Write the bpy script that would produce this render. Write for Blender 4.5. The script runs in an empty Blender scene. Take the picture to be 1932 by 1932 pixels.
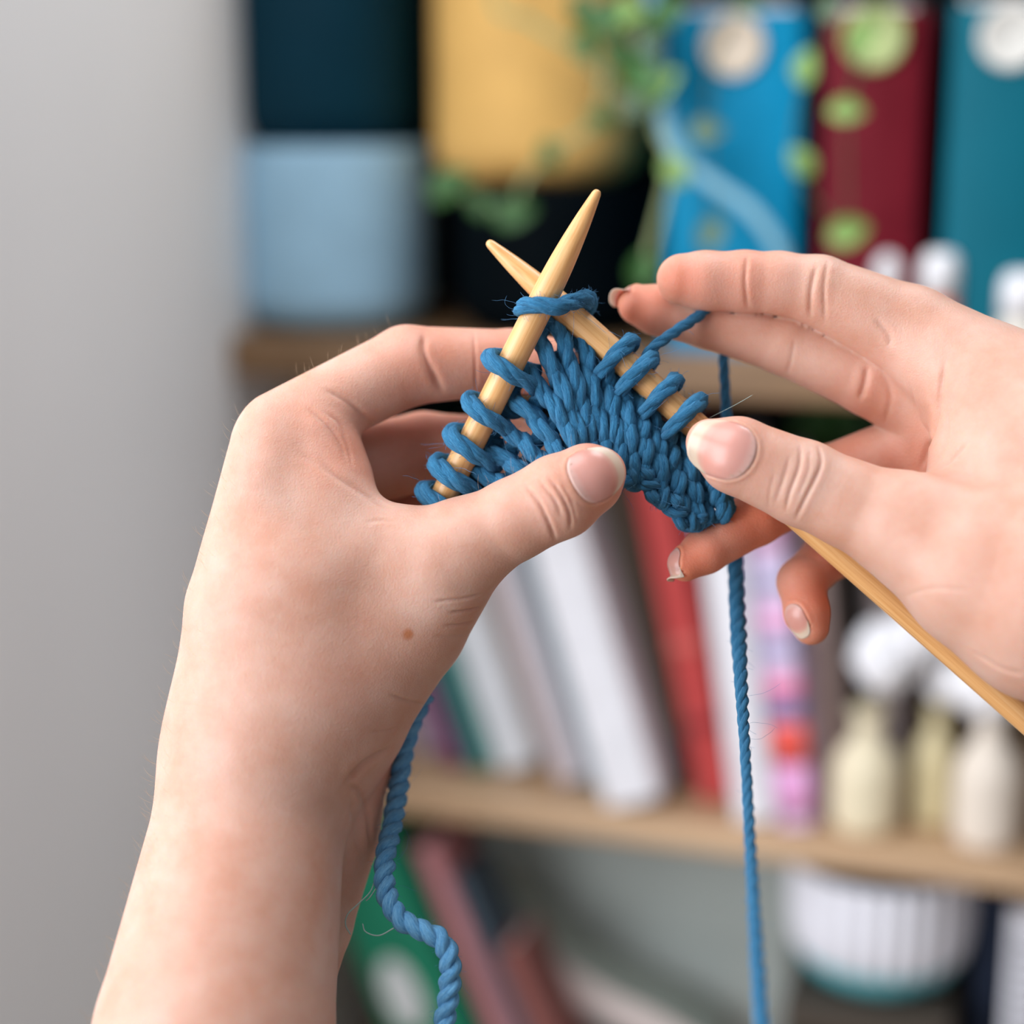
import bpy, bmesh, math, random
import numpy as np
from mathutils import Vector, Matrix

rng = np.random.default_rng(7)
random.seed(7)
scene = bpy.context.scene
col = scene.collection

# ------------------------------------------------------------------ camera
F = 3322.0                       # focal length in pixels of the 1932 px frame
PITCH = math.radians(12.4)
CAM = np.array([0.0, 0.0, 1.4])
RX = np.array([1.0, 0, 0])
FW = np.array([0, math.cos(PITCH), -math.sin(PITCH)])
UP = np.array([0, math.sin(PITCH), math.cos(PITCH)])
FOCUS = 0.55

cam = bpy.data.cameras.new('camera')
cam_ob = bpy.data.objects.new('camera', cam)
col.objects.link(cam_ob)
cam_ob.location = CAM
cam_ob.rotation_euler = (math.pi / 2 - PITCH, 0, 0)
cam.sensor_width = 36
cam.lens = F / 1932 * 36
cam.clip_start = 0.02
cam.dof.use_dof = True
cam.dof.focus_distance = FOCUS - 0.004
cam.dof.aperture_fstop = 2.7
cam.dof.aperture_blades = 0
scene.camera = cam_ob

# the hands are modelled in centimetres in a local frame around the focus
# point (X right, Y up, Z towards the knitter); HAND_M carries that to the room
HAND_M = Matrix((
    (RX[0], UP[0], -FW[0], CAM[0] + FW[0] * FOCUS),
    (RX[1], UP[1], -FW[1], CAM[1] + FW[1] * FOCUS),
    (RX[2], UP[2], -FW[2], CAM[2] + FW[2] * FOCUS),
    (0, 0, 0, 1)))


def H(x, y, z=0.0):
    """photo measurement + height above the focus plane (cm) -> local cm"""
    k = (FOCUS * 100 - z) / F
    return np.array([(x - 966) * k, -(y - 966) * k, z])


def HR(r, z=0.0):
    return r * (FOCUS * 100 - z) / F


# ------------------------------------------------------------------ helpers
def mesh_obj(name, verts, faces, mat=None, parent=None, smooth=True, uv=None):
    me = bpy.data.meshes.new(name)
    verts = np.asarray(verts, dtype=np.float32)
    if isinstance(faces, np.ndarray):
        n, k = faces.shape
        me.vertices.add(len(verts))
        me.vertices.foreach_set('co', verts.ravel())
        me.loops.add(n * k)
        me.loops.foreach_set('vertex_index', faces.astype(np.int32).ravel())
        me.polygons.add(n)
        me.polygons.foreach_set('loop_start', np.arange(0, n * k, k, dtype=np.int32))
        me.polygons.foreach_set('loop_total', np.full(n, k, dtype=np.int32))
        me.update(calc_edges=True)
    else:
        me.from_pydata([tuple(map(float, v)) for v in verts], [], [tuple(int(i) for i in f) for f in faces])
        me.update()
    if uv is not None:
        lay = me.uv_layers.new(name='UVMap')
        li = np.empty(len(me.loops), dtype=np.int32)
        me.loops.foreach_get('vertex_index', li)
        lay.data.foreach_set('uv', np.asarray(uv, dtype=np.float32)[li].ravel())
    me.polygons.foreach_set('use_smooth', np.full(len(me.polygons), bool(smooth)))
    o = bpy.data.objects.new(name, me)
    col.objects.link(o)
    if mat:
        me.materials.append(mat)
    if parent is not None:
        o.parent = parent
    return o


def bm_obj(name, bm, mat=None, parent=None, smooth=True):
    me = bpy.data.meshes.new(name)
    bmesh.ops.recalc_face_normals(bm, faces=bm.faces)
    bm.to_mesh(me)
    bm.free()
    me.polygons.foreach_set('use_smooth', np.full(len(me.polygons), bool(smooth)))
    o = bpy.data.objects.new(name, me)
    col.objects.link(o)
    if mat:
        me.materials.append(mat)
    if parent is not None:
        o.parent = parent
    return o


def empty(name, loc=(0, 0, 0), rot=(0, 0, 0)):
    o = bpy.data.objects.new(name, None)
    o.empty_display_size = 0.02
    o.location = loc
    o.rotation_euler = rot
    col.objects.link(o)
    return o


def tag(o, label=None, cat=None, group=None, kind=None):
    if label:
        o['label'] = label
    if cat:
        o['category'] = cat
    if group:
        o['group'] = group
    if kind:
        o['kind'] = kind
    return o


def box_bm(x0, x1, y0, y1, z0, z1, bev=0.0, seg=2, bm=None):
    own = bm is None
    bm = bm or bmesh.new()
    vs = [bm.verts.new(p) for p in ((x0, y0, z0), (x1, y0, z0), (x1, y1, z0), (x0, y1, z0),
                                    (x0, y0, z1), (x1, y0, z1), (x1, y1, z1), (x0, y1, z1))]
    fs = [bm.faces.new([vs[i] for i in f]) for f in ((0, 3, 2, 1), (4, 5, 6, 7), (0, 1, 5, 4), (1, 2, 6, 5), (2, 3, 7, 6), (3, 0, 4, 7))]
    if bev:
        es = list({e for f in fs for e in f.edges})
        bmesh.ops.bevel(bm, geom=es, offset=bev, segments=seg, affect='EDGES', profile=0.5)
    return bm


def lathe(prof, n=48, ribs=0, rib_d=0.0):
    """closed profile of (radius, z) -> verts, faces around z"""
    prof = np.asarray(prof, float)
    V = []
    for r, z in prof:
        for k in range(n):
            a = 2 * math.pi * k / n
            rr = r * (1 + rib_d * math.cos(a * ribs)) if ribs else r
            V.append((rr * math.cos(a), rr * math.sin(a), z))
    Fc = []
    m = len(prof)
    for i in range(m - 1):
        for k in range(n):
            a, b = i * n + k, i * n + (k + 1) % n
            Fc.append((a, b, b + n, a + n))
    return np.array(V), np.array(Fc)


def catmull(P, per=12):
    P = np.asarray(P, float)
    Q = np.vstack([2 * P[0] - P[1], P, 2 * P[-1] - P[-2]])
    out = []
    for i in range(1, len(Q) - 2):
        p0, p1, p2, p3 = Q[i - 1:i + 3]
        for t in np.linspace(0, 1, per, endpoint=False):
            out.append(0.5 * (2 * p1 + (p2 - p0) * t + (2 * p0 - 5 * p1 + 4 * p2 - p3) * t * t + (3 * p1 - p0 - 3 * p2 + p3) * t ** 3))
    out.append(P[-1])
    return np.array(out)


def resample(P, step):
    L = np.concatenate([[0], np.cumsum(np.linalg.norm(np.diff(P, axis=0), axis=1))])
    n = max(4, int(L[-1] / step) + 1)
    s = np.linspace(0, L[-1], n)
    return np.stack([np.interp(s, L, P[:, k]) for k in range(P.shape[1])], 1), s


def frames(P):
    T = np.gradient(P, axis=0)
    T /= np.linalg.norm(T, axis=1)[:, None] + 1e-12
    N = np.zeros_like(P)
    n = np.cross(T[0], [0.31, 0.22, 0.92])
    n /= np.linalg.norm(n)
    for i in range(len(P)):
        n = n - T[i] * np.dot(n, T[i])
        n /= np.linalg.norm(n) + 1e-12
        N[i] = n
    return T, N, np.cross(T, N)


def tube(P, R, sides=8, cap=True, u_scale=1.0, ridge=0.0, nr=4, twist=0.0):
    """tube around a path; returns verts, quad faces, uv"""
    P = np.asarray(P, float)
    n = len(P)
    R = np.broadcast_to(np.asarray(R, float), (n,)).copy()
    T, N, B = frames(P)
    if cap:
        R[0] *= 0.25
        R[-1] *= 0.25
    a = np.linspace(0, 2 * math.pi, sides, endpoint=False)
    RR = R[:, None] * np.ones(sides)[None]
    if ridge:
        s_ = np.concatenate([[0], np.cumsum(np.linalg.norm(np.diff(P, axis=0), axis=1))])
        RR = RR * (1 + ridge * np.cos(nr * a[None, :] + twist * s_[:, None]) + 0.5 * ridge * np.sin(2 * a[None, :] - 1.7 * twist * s_[:, None] + 1.0))
    V = P[:, None, :] + RR[:, :, None] * (np.cos(a)[None, :, None] * N[:, None, :] + np.sin(a)[None, :, None] * B[:, None, :])
    V = V.reshape(-1, 3)
    i = np.arange(n - 1)[:, None] * sides
    k = np.arange(sides)[None, :]
    k2 = (k + 1) % sides
    Fc = np.stack([i + k, i + k2, i + k2 + sides, i + k + sides], -1).reshape(-1, 4)
    L = np.concatenate([[0], np.cumsum(np.linalg.norm(np.diff(P, axis=0), axis=1))])
    uv = np.stack([np.repeat(L * u_scale, sides), np.tile(np.abs(np.linspace(-1, 1, sides, endpoint=False)), n)], 1)
    return V, Fc, uv


class Bag:
    def __init__(self):
        self.v, self.f, self.u, self.n = [], [], [], 0

    def add(self, V, Fc, uv=None):
        self.v.append(V)
        self.f.append(np.asarray(Fc) + self.n)
        self.u.append(uv if uv is not None else np.zeros((len(V), 2)))
        self.n += len(V)

    def obj(self, name, mat, parent=None, smooth=True):
        return mesh_obj(name, np.vstack(self.v), np.vstack(self.f), mat, parent, smooth, np.vstack(self.u))


# ------------------------------------------------------------------ materials
def srgb(r, g, b):
    f = lambda c: (c / 255 / 12.92) if c / 255 <= 0.04045 else ((c / 255 + 0.055) / 1.055) ** 2.4
    return (f(r), f(g), f(b), 1.0)


class NT:
    def __init__(self, name):
        self.m = bpy.data.materials.new(name)
        self.m.use_nodes = True
        self.t = self.m.node_tree
        self.p = self.t.nodes['Principled BSDF']

    def n(self, kind, **kw):
        nd = self.t.nodes.new(kind)
        for k, v in kw.items():
            if k in nd.inputs:
                nd.inputs[k].default_value = v
            else:
                setattr(nd, k, v)
        return nd

    def l(self, a, b):
        self.t.links.new(a, b)

    def ramp(self, fac, stops, interp='LINEAR'):
        r = self.n('ShaderNodeValToRGB')
        r.color_ramp.interpolation = interp
        e = r.color_ramp.elements
        while len(e) < len(stops):
            e.new(0.5)
        for i, (p, c) in enumerate(stops):
            e[i].position = p
            e[i].color = c if len(c) == 4 else (*c, 1)
        self.l(fac, r.inputs[0])
        return r.outputs[0]

    def bump(self, height, strength, dist=0.001):
        b = self.n('ShaderNodeBump', Strength=strength, Distance=dist)
        self.l(height, b.inputs['Height'])
        self.l(b.outputs[0], self.p.inputs['Normal'])
        return b


def plain(name, c, rough=0.6, var=0.06, scale=30.0, spec=0.4, bump=0.1, bdist=0.0005):
    """a painted / printed surface with a faint mottled variation"""
    k = NT(name)
    c = srgb(*c)
    tc = k.n('ShaderNodeTexCoord')
    nz = k.n('ShaderNodeTexNoise', Scale=scale, Detail=4.0)
    k.l(tc.outputs['Object'], nz.inputs['Vector'])
    lo = tuple(x * (1 - var) for x in c[:3])
    hi = tuple(min(1, x * (1 + var)) for x in c[:3])
    k.l(k.ramp(nz.outputs['Fac'], [(0.3, lo), (0.7, hi)]), k.p.inputs['Base Color'])
    k.p.inputs['Roughness'].default_value = rough
    k.p.inputs['Specular IOR Level'].default_value = spec
    if bump:
        n2 = k.n('ShaderNodeTexNoise', Scale=scale * 12, Detail=3.0)
        k.l(tc.outputs['Object'], n2.inputs['Vector'])
        k.bump(n2.outputs['Fac'], bump, bdist)
    return k.m


def wood(name, c1, c2, scale=(3, 40, 40), rough=0.5, knots=False):
    k = NT(name)
    tc = k.n('ShaderNodeTexCoord')
    mp = k.n('ShaderNodeMapping')
    mp.inputs['Scale'].default_value = scale
    k.l(tc.outputs['Object'], mp.inputs['Vector'])
    nz = k.n('ShaderNodeTexNoise', Scale=1.0, Detail=6.0, Roughness=0.6, Distortion=0.6)
    k.l(mp.outputs[0], nz.inputs['Vector'])
    out = k.ramp(nz.outputs['Fac'], [(0.3, srgb(*c1)), (0.7, srgb(*c2))])
    if knots:
        vo = k.n('ShaderNodeTexVoronoi', Scale=9.0)
        k.l(tc.outputs['Object'], vo.inputs['Vector'])
        r = k.ramp(vo.outputs['Distance'], [(0.06, (0.25, 0.25, 0.25)), (0.2, (1, 1, 1))])
        mx = k.n('ShaderNodeMix', data_type='RGBA', blend_type='MULTIPLY')
        mx.inputs[0].default_value = 0.8
        k.l(out, mx.inputs[6])
        k.l(r, mx.inputs[7])
        out = mx.outputs[2]
    k.l(out, k.p.inputs['Base Color'])
    k.p.inputs['Roughness'].default_value = rough
    k.bump(nz.outputs['Fac'], 0.15, 0.0006)
    return k.m


def skin_material():
    k = NT('skin')
    tc = k.n('ShaderNodeTexCoord')
    at = k.n('ShaderNodeAttribute', attribute_name='flush_glow')
    n1 = k.n('ShaderNodeTexNoise', Scale=55.0, Detail=5.0, Roughness=0.6)
    k.l(tc.outputs['Object'], n1.inputs['Vector'])
    base = k.ramp(n1.outputs['Fac'], [(0.32, srgb(205, 153, 131)), (0.68, srgb(215, 175, 158))])
    mx = k.n('ShaderNodeMix', data_type='RGBA')
    k.l(at.outputs['Fac'], mx.inputs[0])
    k.l(base, mx.inputs[6])
    mx.inputs[7].default_value = srgb(224, 116, 80)  # natural redness plus painted-in light shining through curled fingers
    sp = k.n('ShaderNodeAttribute', attribute_name='spot')
    m2 = k.n('ShaderNodeMix', data_type='RGBA')
    k.l(sp.outputs['Fac'], m2.inputs[0])
    k.l(mx.outputs[2], m2.inputs[6])
    m2.inputs[7].default_value = srgb(190, 122, 84)
    k.l(m2.outputs[2], k.p.inputs['Base Color'])
    p = k.p
    p.inputs['Subsurface Weight'].default_value = 0.6
    p.inputs['Subsurface Radius'].default_value = (1.0, 0.33, 0.17)
    p.inputs['Subsurface Scale'].default_value = 0.0042
    p.inputs['Roughness'].default_value = 0.52
    p.inputs['Specular IOR Level'].default_value = 0.35
    v = k.n('ShaderNodeTexVoronoi', Scale=1500.0)
    k.l(tc.outputs['Object'], v.inputs['Vector'])
    n2 = k.n('ShaderNodeTexNoise', Scale=700.0, Detail=3.0)
    k.l(tc.outputs['Object'], n2.inputs['Vector'])
    ad = k.n('ShaderNodeMath', operation='ADD')
    k.l(v.outputs['Distance'], ad.inputs[0])
    k.l(n2.outputs['Fac'], ad.inputs[1])
    k.bump(ad.outputs[0], 0.22, 0.00035)
    return k.m


def nail_material():
    k = NT('fingernail')
    uv = k.n('ShaderNodeUVMap')
    sx = k.n('ShaderNodeSeparateXYZ')
    k.l(uv.outputs[0], sx.inputs[0])
    out = k.ramp(sx.outputs[0], [(0.0, srgb(222, 180, 170)), (0.16, srgb(212, 152, 141)), (0.70, srgb(212, 146, 133)), (0.80, srgb(214, 160, 144)), (0.86, srgb(216, 188, 166)), (1.0, srgb(218, 194, 176))])
    k.l(out, k.p.inputs['Base Color'])
    k.p.inputs['Roughness'].default_value = 0.3
    k.p.inputs['Specular IOR Level'].default_value = 0.45
    k.p.inputs['Subsurface Weight'].default_value = 0.3
    k.p.inputs['Subsurface Radius'].default_value = (1.0, 0.4, 0.25)
    k.p.inputs['Subsurface Scale'].default_value = 0.002
    return k.m


def yarn_material(name, lo, hi):
    k = NT(name)
    uv = k.n('ShaderNodeUVMap')

    def fibres(su, sv, detail):
        mp = k.n('ShaderNodeMapping')
        mp.inputs['Scale'].default_value = (su, sv, 1)
        k.l(uv.outputs[0], mp.inputs['Vector'])
        nz = k.n('ShaderNodeTexNoise', Scale=1.0, Detail=detail, Roughness=0.7)
        k.l(mp.outputs[0], nz.inputs['Vector'])
        return nz.outputs['Fac']
    f1, f2 = fibres(2.0, 9, 4.0), fibres(9.0, 34, 3.0)
    ad = k.n('ShaderNodeMath', operation='ADD')
    k.l(f1, ad.inputs[0])
    k.l(f2, ad.inputs[1])
    hf = k.n('ShaderNodeMath', operation='MULTIPLY')
    hf.inputs[1].default_value = 0.5
    k.l(ad.outputs[0], hf.inputs[0])
    k.l(k.ramp(hf.outputs[0], [(0.34, srgb(*lo)), (0.66, srgb(*hi))]), k.p.inputs['Base Color'])
    k.p.inputs['Roughness'].default_value = 0.95
    k.p.inputs['Specular IOR Level'].default_value = 0.06
    k.p.inputs['Sheen Weight'].default_value = 0.25
    k.p.inputs['Sheen Roughness'].default_value = 0.5
    k.p.inputs['Sheen Tint'].default_value = (0.45, 0.75, 1.0, 1)
    k.bump(hf.outputs[0], 1.0, 0.0012)
    return k.m


def bamboo_material():
    k = NT('bamboo')
    tc = k.n('ShaderNodeTexCoord')
    mp = k.n('ShaderNodeMapping')
    mp.inputs['Scale'].default_value = (900, 900, 22)
    k.l(tc.outputs['Object'], mp.inputs['Vector'])
    nz = k.n('ShaderNodeTexNoise', Scale=1.0, Detail=4.0, Roughness=0.6)
    k.l(mp.outputs[0], nz.inputs['Vector'])
    k.l(k.ramp(nz.outputs['Fac'], [(0.25, srgb(208, 146, 84)), (0.5, srgb(230, 174, 112)), (0.8, srgb(240, 196, 140))]), k.p.inputs['Base Color'])
    k.p.inputs['Roughness'].default_value = 0.38
    k.p.inputs['Coat Weight'].default_value = 0.25
    k.p.inputs['Coat Roughness'].default_value = 0.3
    k.bump(nz.outputs['Fac'], 0.12, 0.0002)
    return k.m


M_SKIN = skin_material()
M_NAIL = nail_material()
M_YARN = yarn_material('blue_wool', (14, 78, 124), (82, 164, 212))
M_TAIL = yarn_material('blue_wool_cord', (50, 136, 202), (150, 212, 250))
M_BAMBOO = bamboo_material()
# ------------------------------------------------------------------ hands
def sd_cone(p, a, b, r1, r2):
    ba = b - a
    l2 = float(ba @ ba)
    rr = r1 - r2
    a2 = l2 - rr * rr
    if a2 <= 1e-9:
        c, r = (a, r1) if r1 > r2 else (b, r2)
        return np.linalg.norm(p - c, axis=1) - r
    il2 = 1.0 / l2
    pa = p - a
    y = pa @ ba
    z = y - l2
    q = pa * l2 - y[:, None] * ba
    x2 = np.einsum('ij,ij->i', q, q)
    y2 = y * y * l2
    z2 = z * z * l2
    k = math.copysign(1, rr) * rr * rr * x2
    d = (np.sqrt(x2 * a2 * il2) + y * rr) * il2 - r1
    m1 = np.sign(z) * a2 * z2 > k
    m2 = (~m1) & (np.sign(y) * a2 * y2 < k)
    d = np.where(m1, np.sqrt(x2 + z2) * il2 - r2, d)
    d = np.where(m2, np.sqrt(x2 + y2) * il2 - r1, d)
    return d


def smin(a, b, k):
    h = np.clip(0.5 + 0.5 * (b - a) / k, 0, 1)
    return b + (a - b) * h - k * h * (1 - h)


class HandField:
    """one flesh: chains of tapering round bones melted together"""

    def __init__(self, body, fingers):
        self.body = [self._chain(c) for c in body]        # (segments, k)
        self.fingers = [self._chain(c) for c in fingers]
        pts = np.vstack([np.vstack([s[0] - s[2], s[0] + s[2], s[1] - s[3], s[1] + s[3]]) for c in self.body + self.fingers for s in c[0]])
        self.lo, self.hi = pts.min(0) - 0.4, pts.max(0) + 0.4

    @staticmethod
    def _chain(c):
        pts, k = c
        P = [(H(x, y, z), HR(r, z)) for x, y, z, r in pts]
        if len(P) == 1:
            P = P * 2
        return [(P[i][0], P[i + 1][0] + (1e-4 if len(c[0]) == 1 else 0), P[i][1], P[i + 1][1]) for i in range(len(P) - 1)], k

    def __call__(self, p):
        def chain(c):
            d = None
            for a, b, r1, r2 in c[0]:
                e = sd_cone(p, a, b, r1, r2)
                d = e if d is None else smin(d, e, 0.18)
            return d
        body = None
        for c in self.body:
            d = chain(c)
            body = d if body is None else smin(body, d, c[1])
        out = body
        for c in self.fingers:
            out = np.minimum(out, smin(body, chain(c), c[1]))
        return out

    def grad(self, p):
        e = 0.02
        g = np.stack([self(p + e * np.eye(3)[i]) - self(p - e * np.eye(3)[i]) for i in range(3)], 1)
        return g / (np.linalg.norm(g, axis=1)[:, None] + 1e-9)

    def cast(self, o, d, tmax=30.0, off=0.0):
        """first hit of rays o + t d"""
        o = np.atleast_2d(o).astype(float)
        d = np.broadcast_to(d, o.shape)
        t = np.zeros(len(o))
        for _ in range(90):
            s = self(o + d * t[:, None]) - off
            t += np.clip(s, -0.3, 1.0) * 0.8
            if np.all((np.abs(s) < 2e-3) | (t > tmax)):
                break
        return t


def surface_net(field, h):
    lo = field.lo
    n = np.ceil((field.hi - lo) / h).astype(int) + 2
    bs = 8
    nb = np.ceil(n / bs).astype(int)
    n = nb * bs
    bi = np.stack(np.meshgrid(*[np.arange(k) for k in nb], indexing='ij'), -1).reshape(-1, 3)
    cd = field(lo + (bi * bs + (bs - 1) / 2) * h)
    G = np.empty(tuple(n), np.float32)
    G5 = G.reshape(nb[0], bs, nb[1], bs, nb[2], bs)
    G5[:] = cd.reshape(nb[0], 1, nb[1], 1, nb[2], 1)
    act = bi[np.abs(cd) < bs * h * 0.87 + h * 2 + 0.1]
    off = np.stack(np.meshgrid(*[np.arange(bs)] * 3, indexing='ij'), -1).reshape(-1, 3)
    idx = (act[:, None, :] * bs + off[None]).reshape(-1, 3)
    for s in range(0, len(idx), 400000):
        q = idx[s:s + 400000]
        G[q[:, 0], q[:, 1], q[:, 2]] = field(lo + q * h)
    S = G < 0
    c = [S[i:n[0] - 1 + i, j:n[1] - 1 + j, k:n[2] - 1 + k] for i in (0, 1) for j in (0, 1) for k in (0, 1)]
    tot = sum(x.astype(np.int8) for x in c)
    cells = np.argwhere((tot > 0) & (tot < 8))
    cid = np.full(tuple(n), -1, np.int32)
    cid[cells[:, 0], cells[:, 1], cells[:, 2]] = np.arange(len(cells))
    acc = np.zeros((len(cells), 3))
    cnt = np.zeros(len(cells))
    cor = [(i, j, k) for i in (0, 1) for j in (0, 1) for k in (0, 1)]
    val = {q: G[cells[:, 0] + q[0], cells[:, 1] + q[1], cells[:, 2] + q[2]] for q in cor}
    for q in cor:
        for ax in range(3):
            if q[ax] == 0:
                r = list(q)
                r[ax] = 1
                a, b = val[q], val[tuple(r)]
                m = (a < 0) != (b < 0)
                t = np.where(m, a / np.where(m, a - b, 1), 0)
                pt = np.tile(np.array(q, float), (len(cells), 1))
                pt[:, ax] = t
                acc[m] += pt[m]
                cnt[m] += 1
    V = lo + (cells + acc / cnt[:, None]) * h
    quads = []
    for ax in range(3):
        u, v = (ax + 1) % 3, (ax + 2) % 3
        A = np.moveaxis(S, ax, 0)
        m = np.argwhere(np.moveaxis(A[:-1] != A[1:], 0, ax))
        m = m[(m[:, u] > 0) & (m[:, v] > 0)]
        ins = S[m[:, 0], m[:, 1], m[:, 2]]
        eu, ev = np.eye(3, dtype=int)[u], np.eye(3, dtype=int)[v]
        g = lambda q: cid[q[:, 0], q[:, 1], q[:, 2]]
        f = np.stack([g(m - eu - ev), g(m - ev), g(m), g(m - eu)], 1)
        f[~ins] = f[~ins][:, ::-1]
        quads.append(f)
    Q = np.vstack(quads)
    Q = Q[(Q >= 0).all(1)]
    return V, Q


def subdivide(V, Q):
    E = np.sort(np.concatenate([Q[:, [0, 1]], Q[:, [1, 2]], Q[:, [2, 3]], Q[:, [3, 0]]]), 1)
    U, inv = np.unique(E[:, 0].astype(np.int64) * len(V) + E[:, 1], return_inverse=True)
    e0, e1 = U // len(V), U % len(V)
    n = len(V)
    V2 = np.vstack([V, (V[e0] + V[e1]) / 2, V[Q].mean(1)])
    m = len(Q)
    i = [n + inv[k * m:(k + 1) * m] for k in range(4)]
    f = n + len(U) + np.arange(m)
    Q2 = np.concatenate([np.stack([Q[:, 0], i[0], f, i[3]], 1), np.stack([i[0], Q[:, 1], i[1], f], 1),
                         np.stack([f, i[1], Q[:, 2], i[2]], 1), np.stack([i[3], f, i[2], Q[:, 3]], 1)])
    return V2, Q2


def relax(V, Q, it=2):
    E = np.concatenate([Q[:, [0, 1]], Q[:, [1, 2]], Q[:, [2, 3]], Q[:, [3, 0]]])
    for _ in range(it):
        s = np.zeros_like(V)
        c = np.zeros(len(V))
        for k in range(3):
            s[:, k] = np.bincount(E[:, 0], V[E[:, 1], k], len(V)) + np.bincount(E[:, 1], V[E[:, 0], k], len(V))
        c = np.bincount(E[:, 0], minlength=len(V)) + np.bincount(E[:, 1], minlength=len(V))
        V = V * 0.4 + 0.6 * s / np.maximum(c, 1)[:, None]
    return V


def vert_normals(V, Q):
    n = np.cross(V[Q[:, 2]] - V[Q[:, 0]], V[Q[:, 3]] - V[Q[:, 1]])
    out = np.zeros_like(V)
    for c in range(4):
        for k in range(3):
            out[:, k] += np.bincount(Q[:, c], n[:, k], len(V))
    return out / (np.linalg.norm(out, axis=1)[:, None] + 1e-12)


def seg_dist(p, A):
    d = np.full(len(p), 1e9)
    t_at = np.zeros(len(p))
    n = len(A) - 1
    for i in range(n):
        a, b = A[i], A[i + 1]
        ab = b - a
        t = np.clip((p - a) @ ab / (ab @ ab + 1e-12), 0, 1)
        e = np.linalg.norm(p - a - t[:, None] * ab, axis=1)
        m = e < d
        d[m] = e[m]
        t_at[m] = (i + t[m]) / n
    return d, t_at


def eye_rays(pts):
    """start points and directions from the viewer through measured points"""
    o = np.array([0, 0, FOCUS * 100.0])
    d = np.array([H(x, y, 0) - o for x, y in pts])
    return o + d * 0.0, d / np.linalg.norm(d, axis=1)[:, None]


def on_skin(field, pts):
    o, d = eye_rays(pts)
    t = field.cast(o + d * 30, d, 40) + 30
    return o + d * t[:, None]


def make_nail(field, c, axis, normal, length, width, name='fingernail', parent=None, nu=26, nv=19, label=None, lift=0.02, tip=0.78, arch=0.25):
    """a curved nail plate grown on the flesh: c = middle (cm), axis = to the finger end"""
    a = np.asarray(axis, float)
    a /= np.linalg.norm(a)
    nn = np.asarray(normal, float)
    nn = nn - a * (a @ nn)
    nn /= np.linalg.norm(nn)
    s = np.cross(a, nn)
    us, vs = np.linspace(0, 1, nu), np.linspace(-1, 1, nv)
    P = np.zeros((nu, nv, 3))
    for j, v in enumerate(vs):
        u0 = 0.16 * v * v + 0.10 * v ** 6
        u1 = 1.0 - 0.13 * v * v - 0.22 * v ** 6
        uu = u0 + (u1 - u0) * us
        w = v * width / 2 * (1 - 0.05 * (2 * us - 1) ** 2)
        base = c + np.outer((uu - 0.5) * length, a) + np.outer(w, s)
        t = field.cast(base + nn * 1.6, -nn, 4.0, off=lift)
        hgt = 1.6 - t
        hs = hgt.copy()
        k = int(tip * (nu - 1))
        sl = np.clip((hgt[k] - hgt[k - 6]) / 6, -0.035, 0.01)
        for i in range(k, nu):
            hs[i] = max(hgt[i], hgt[k] + sl * (i - k)) if i > k else hgt[i]
        hs = np.maximum(hs, hs.max() - 0.62)
        P[:, j] = base + np.outer(hs, nn)
    # even out across
    for _ in range(2):
        P[1:-1, 1:-1] = 0.5 * P[1:-1, 1:-1] + 0.125 * (P[:-2, 1:-1] + P[2:, 1:-1] + P[1:-1, :-2] + P[1:-1, 2:])
    top = P.reshape(-1, 3)
    bot = top - nn * 0.04
    V = np.vstack([top, bot])
    n = nu * nv
    Fc = []
    g = lambda i, j: i * nv + j
    for i in range(nu - 1):
        for j in range(nv - 1):
            q = [g(i, j), g(i + 1, j), g(i + 1, j + 1), g(i, j + 1)]
            Fc.append(q)
            Fc.append([x + n for x in q[::-1]])
    rim = [g(i, 0) for i in range(nu)] + [g(nu - 1, j) for j in range(1, nv)] + [g(i, nv - 1) for i in range(nu - 2, -1, -1)] + [g(0, j) for j in range(nv - 2, 0, -1)]
    for i in range(len(rim)):
        x, y = rim[i], rim[(i + 1) % len(rim)]
        Fc.append([x, x + n, y + n, y])
    uvu = np.tile(np.repeat(us, nv), 2) + 0.05 * np.tile(np.tile(vs ** 2, nu), 2)
    uv = np.stack([np.clip(uvu, 0, 1), np.tile(np.tile(vs * 0.5 + 0.5, nu), 2)], 1)
    o = mesh_obj(name, V * 0.01, np.array(Fc), M_NAIL, parent, True, uv)
    if label:
        o['label'] = label
    return o, top.reshape(nu, nv, 3)


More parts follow.
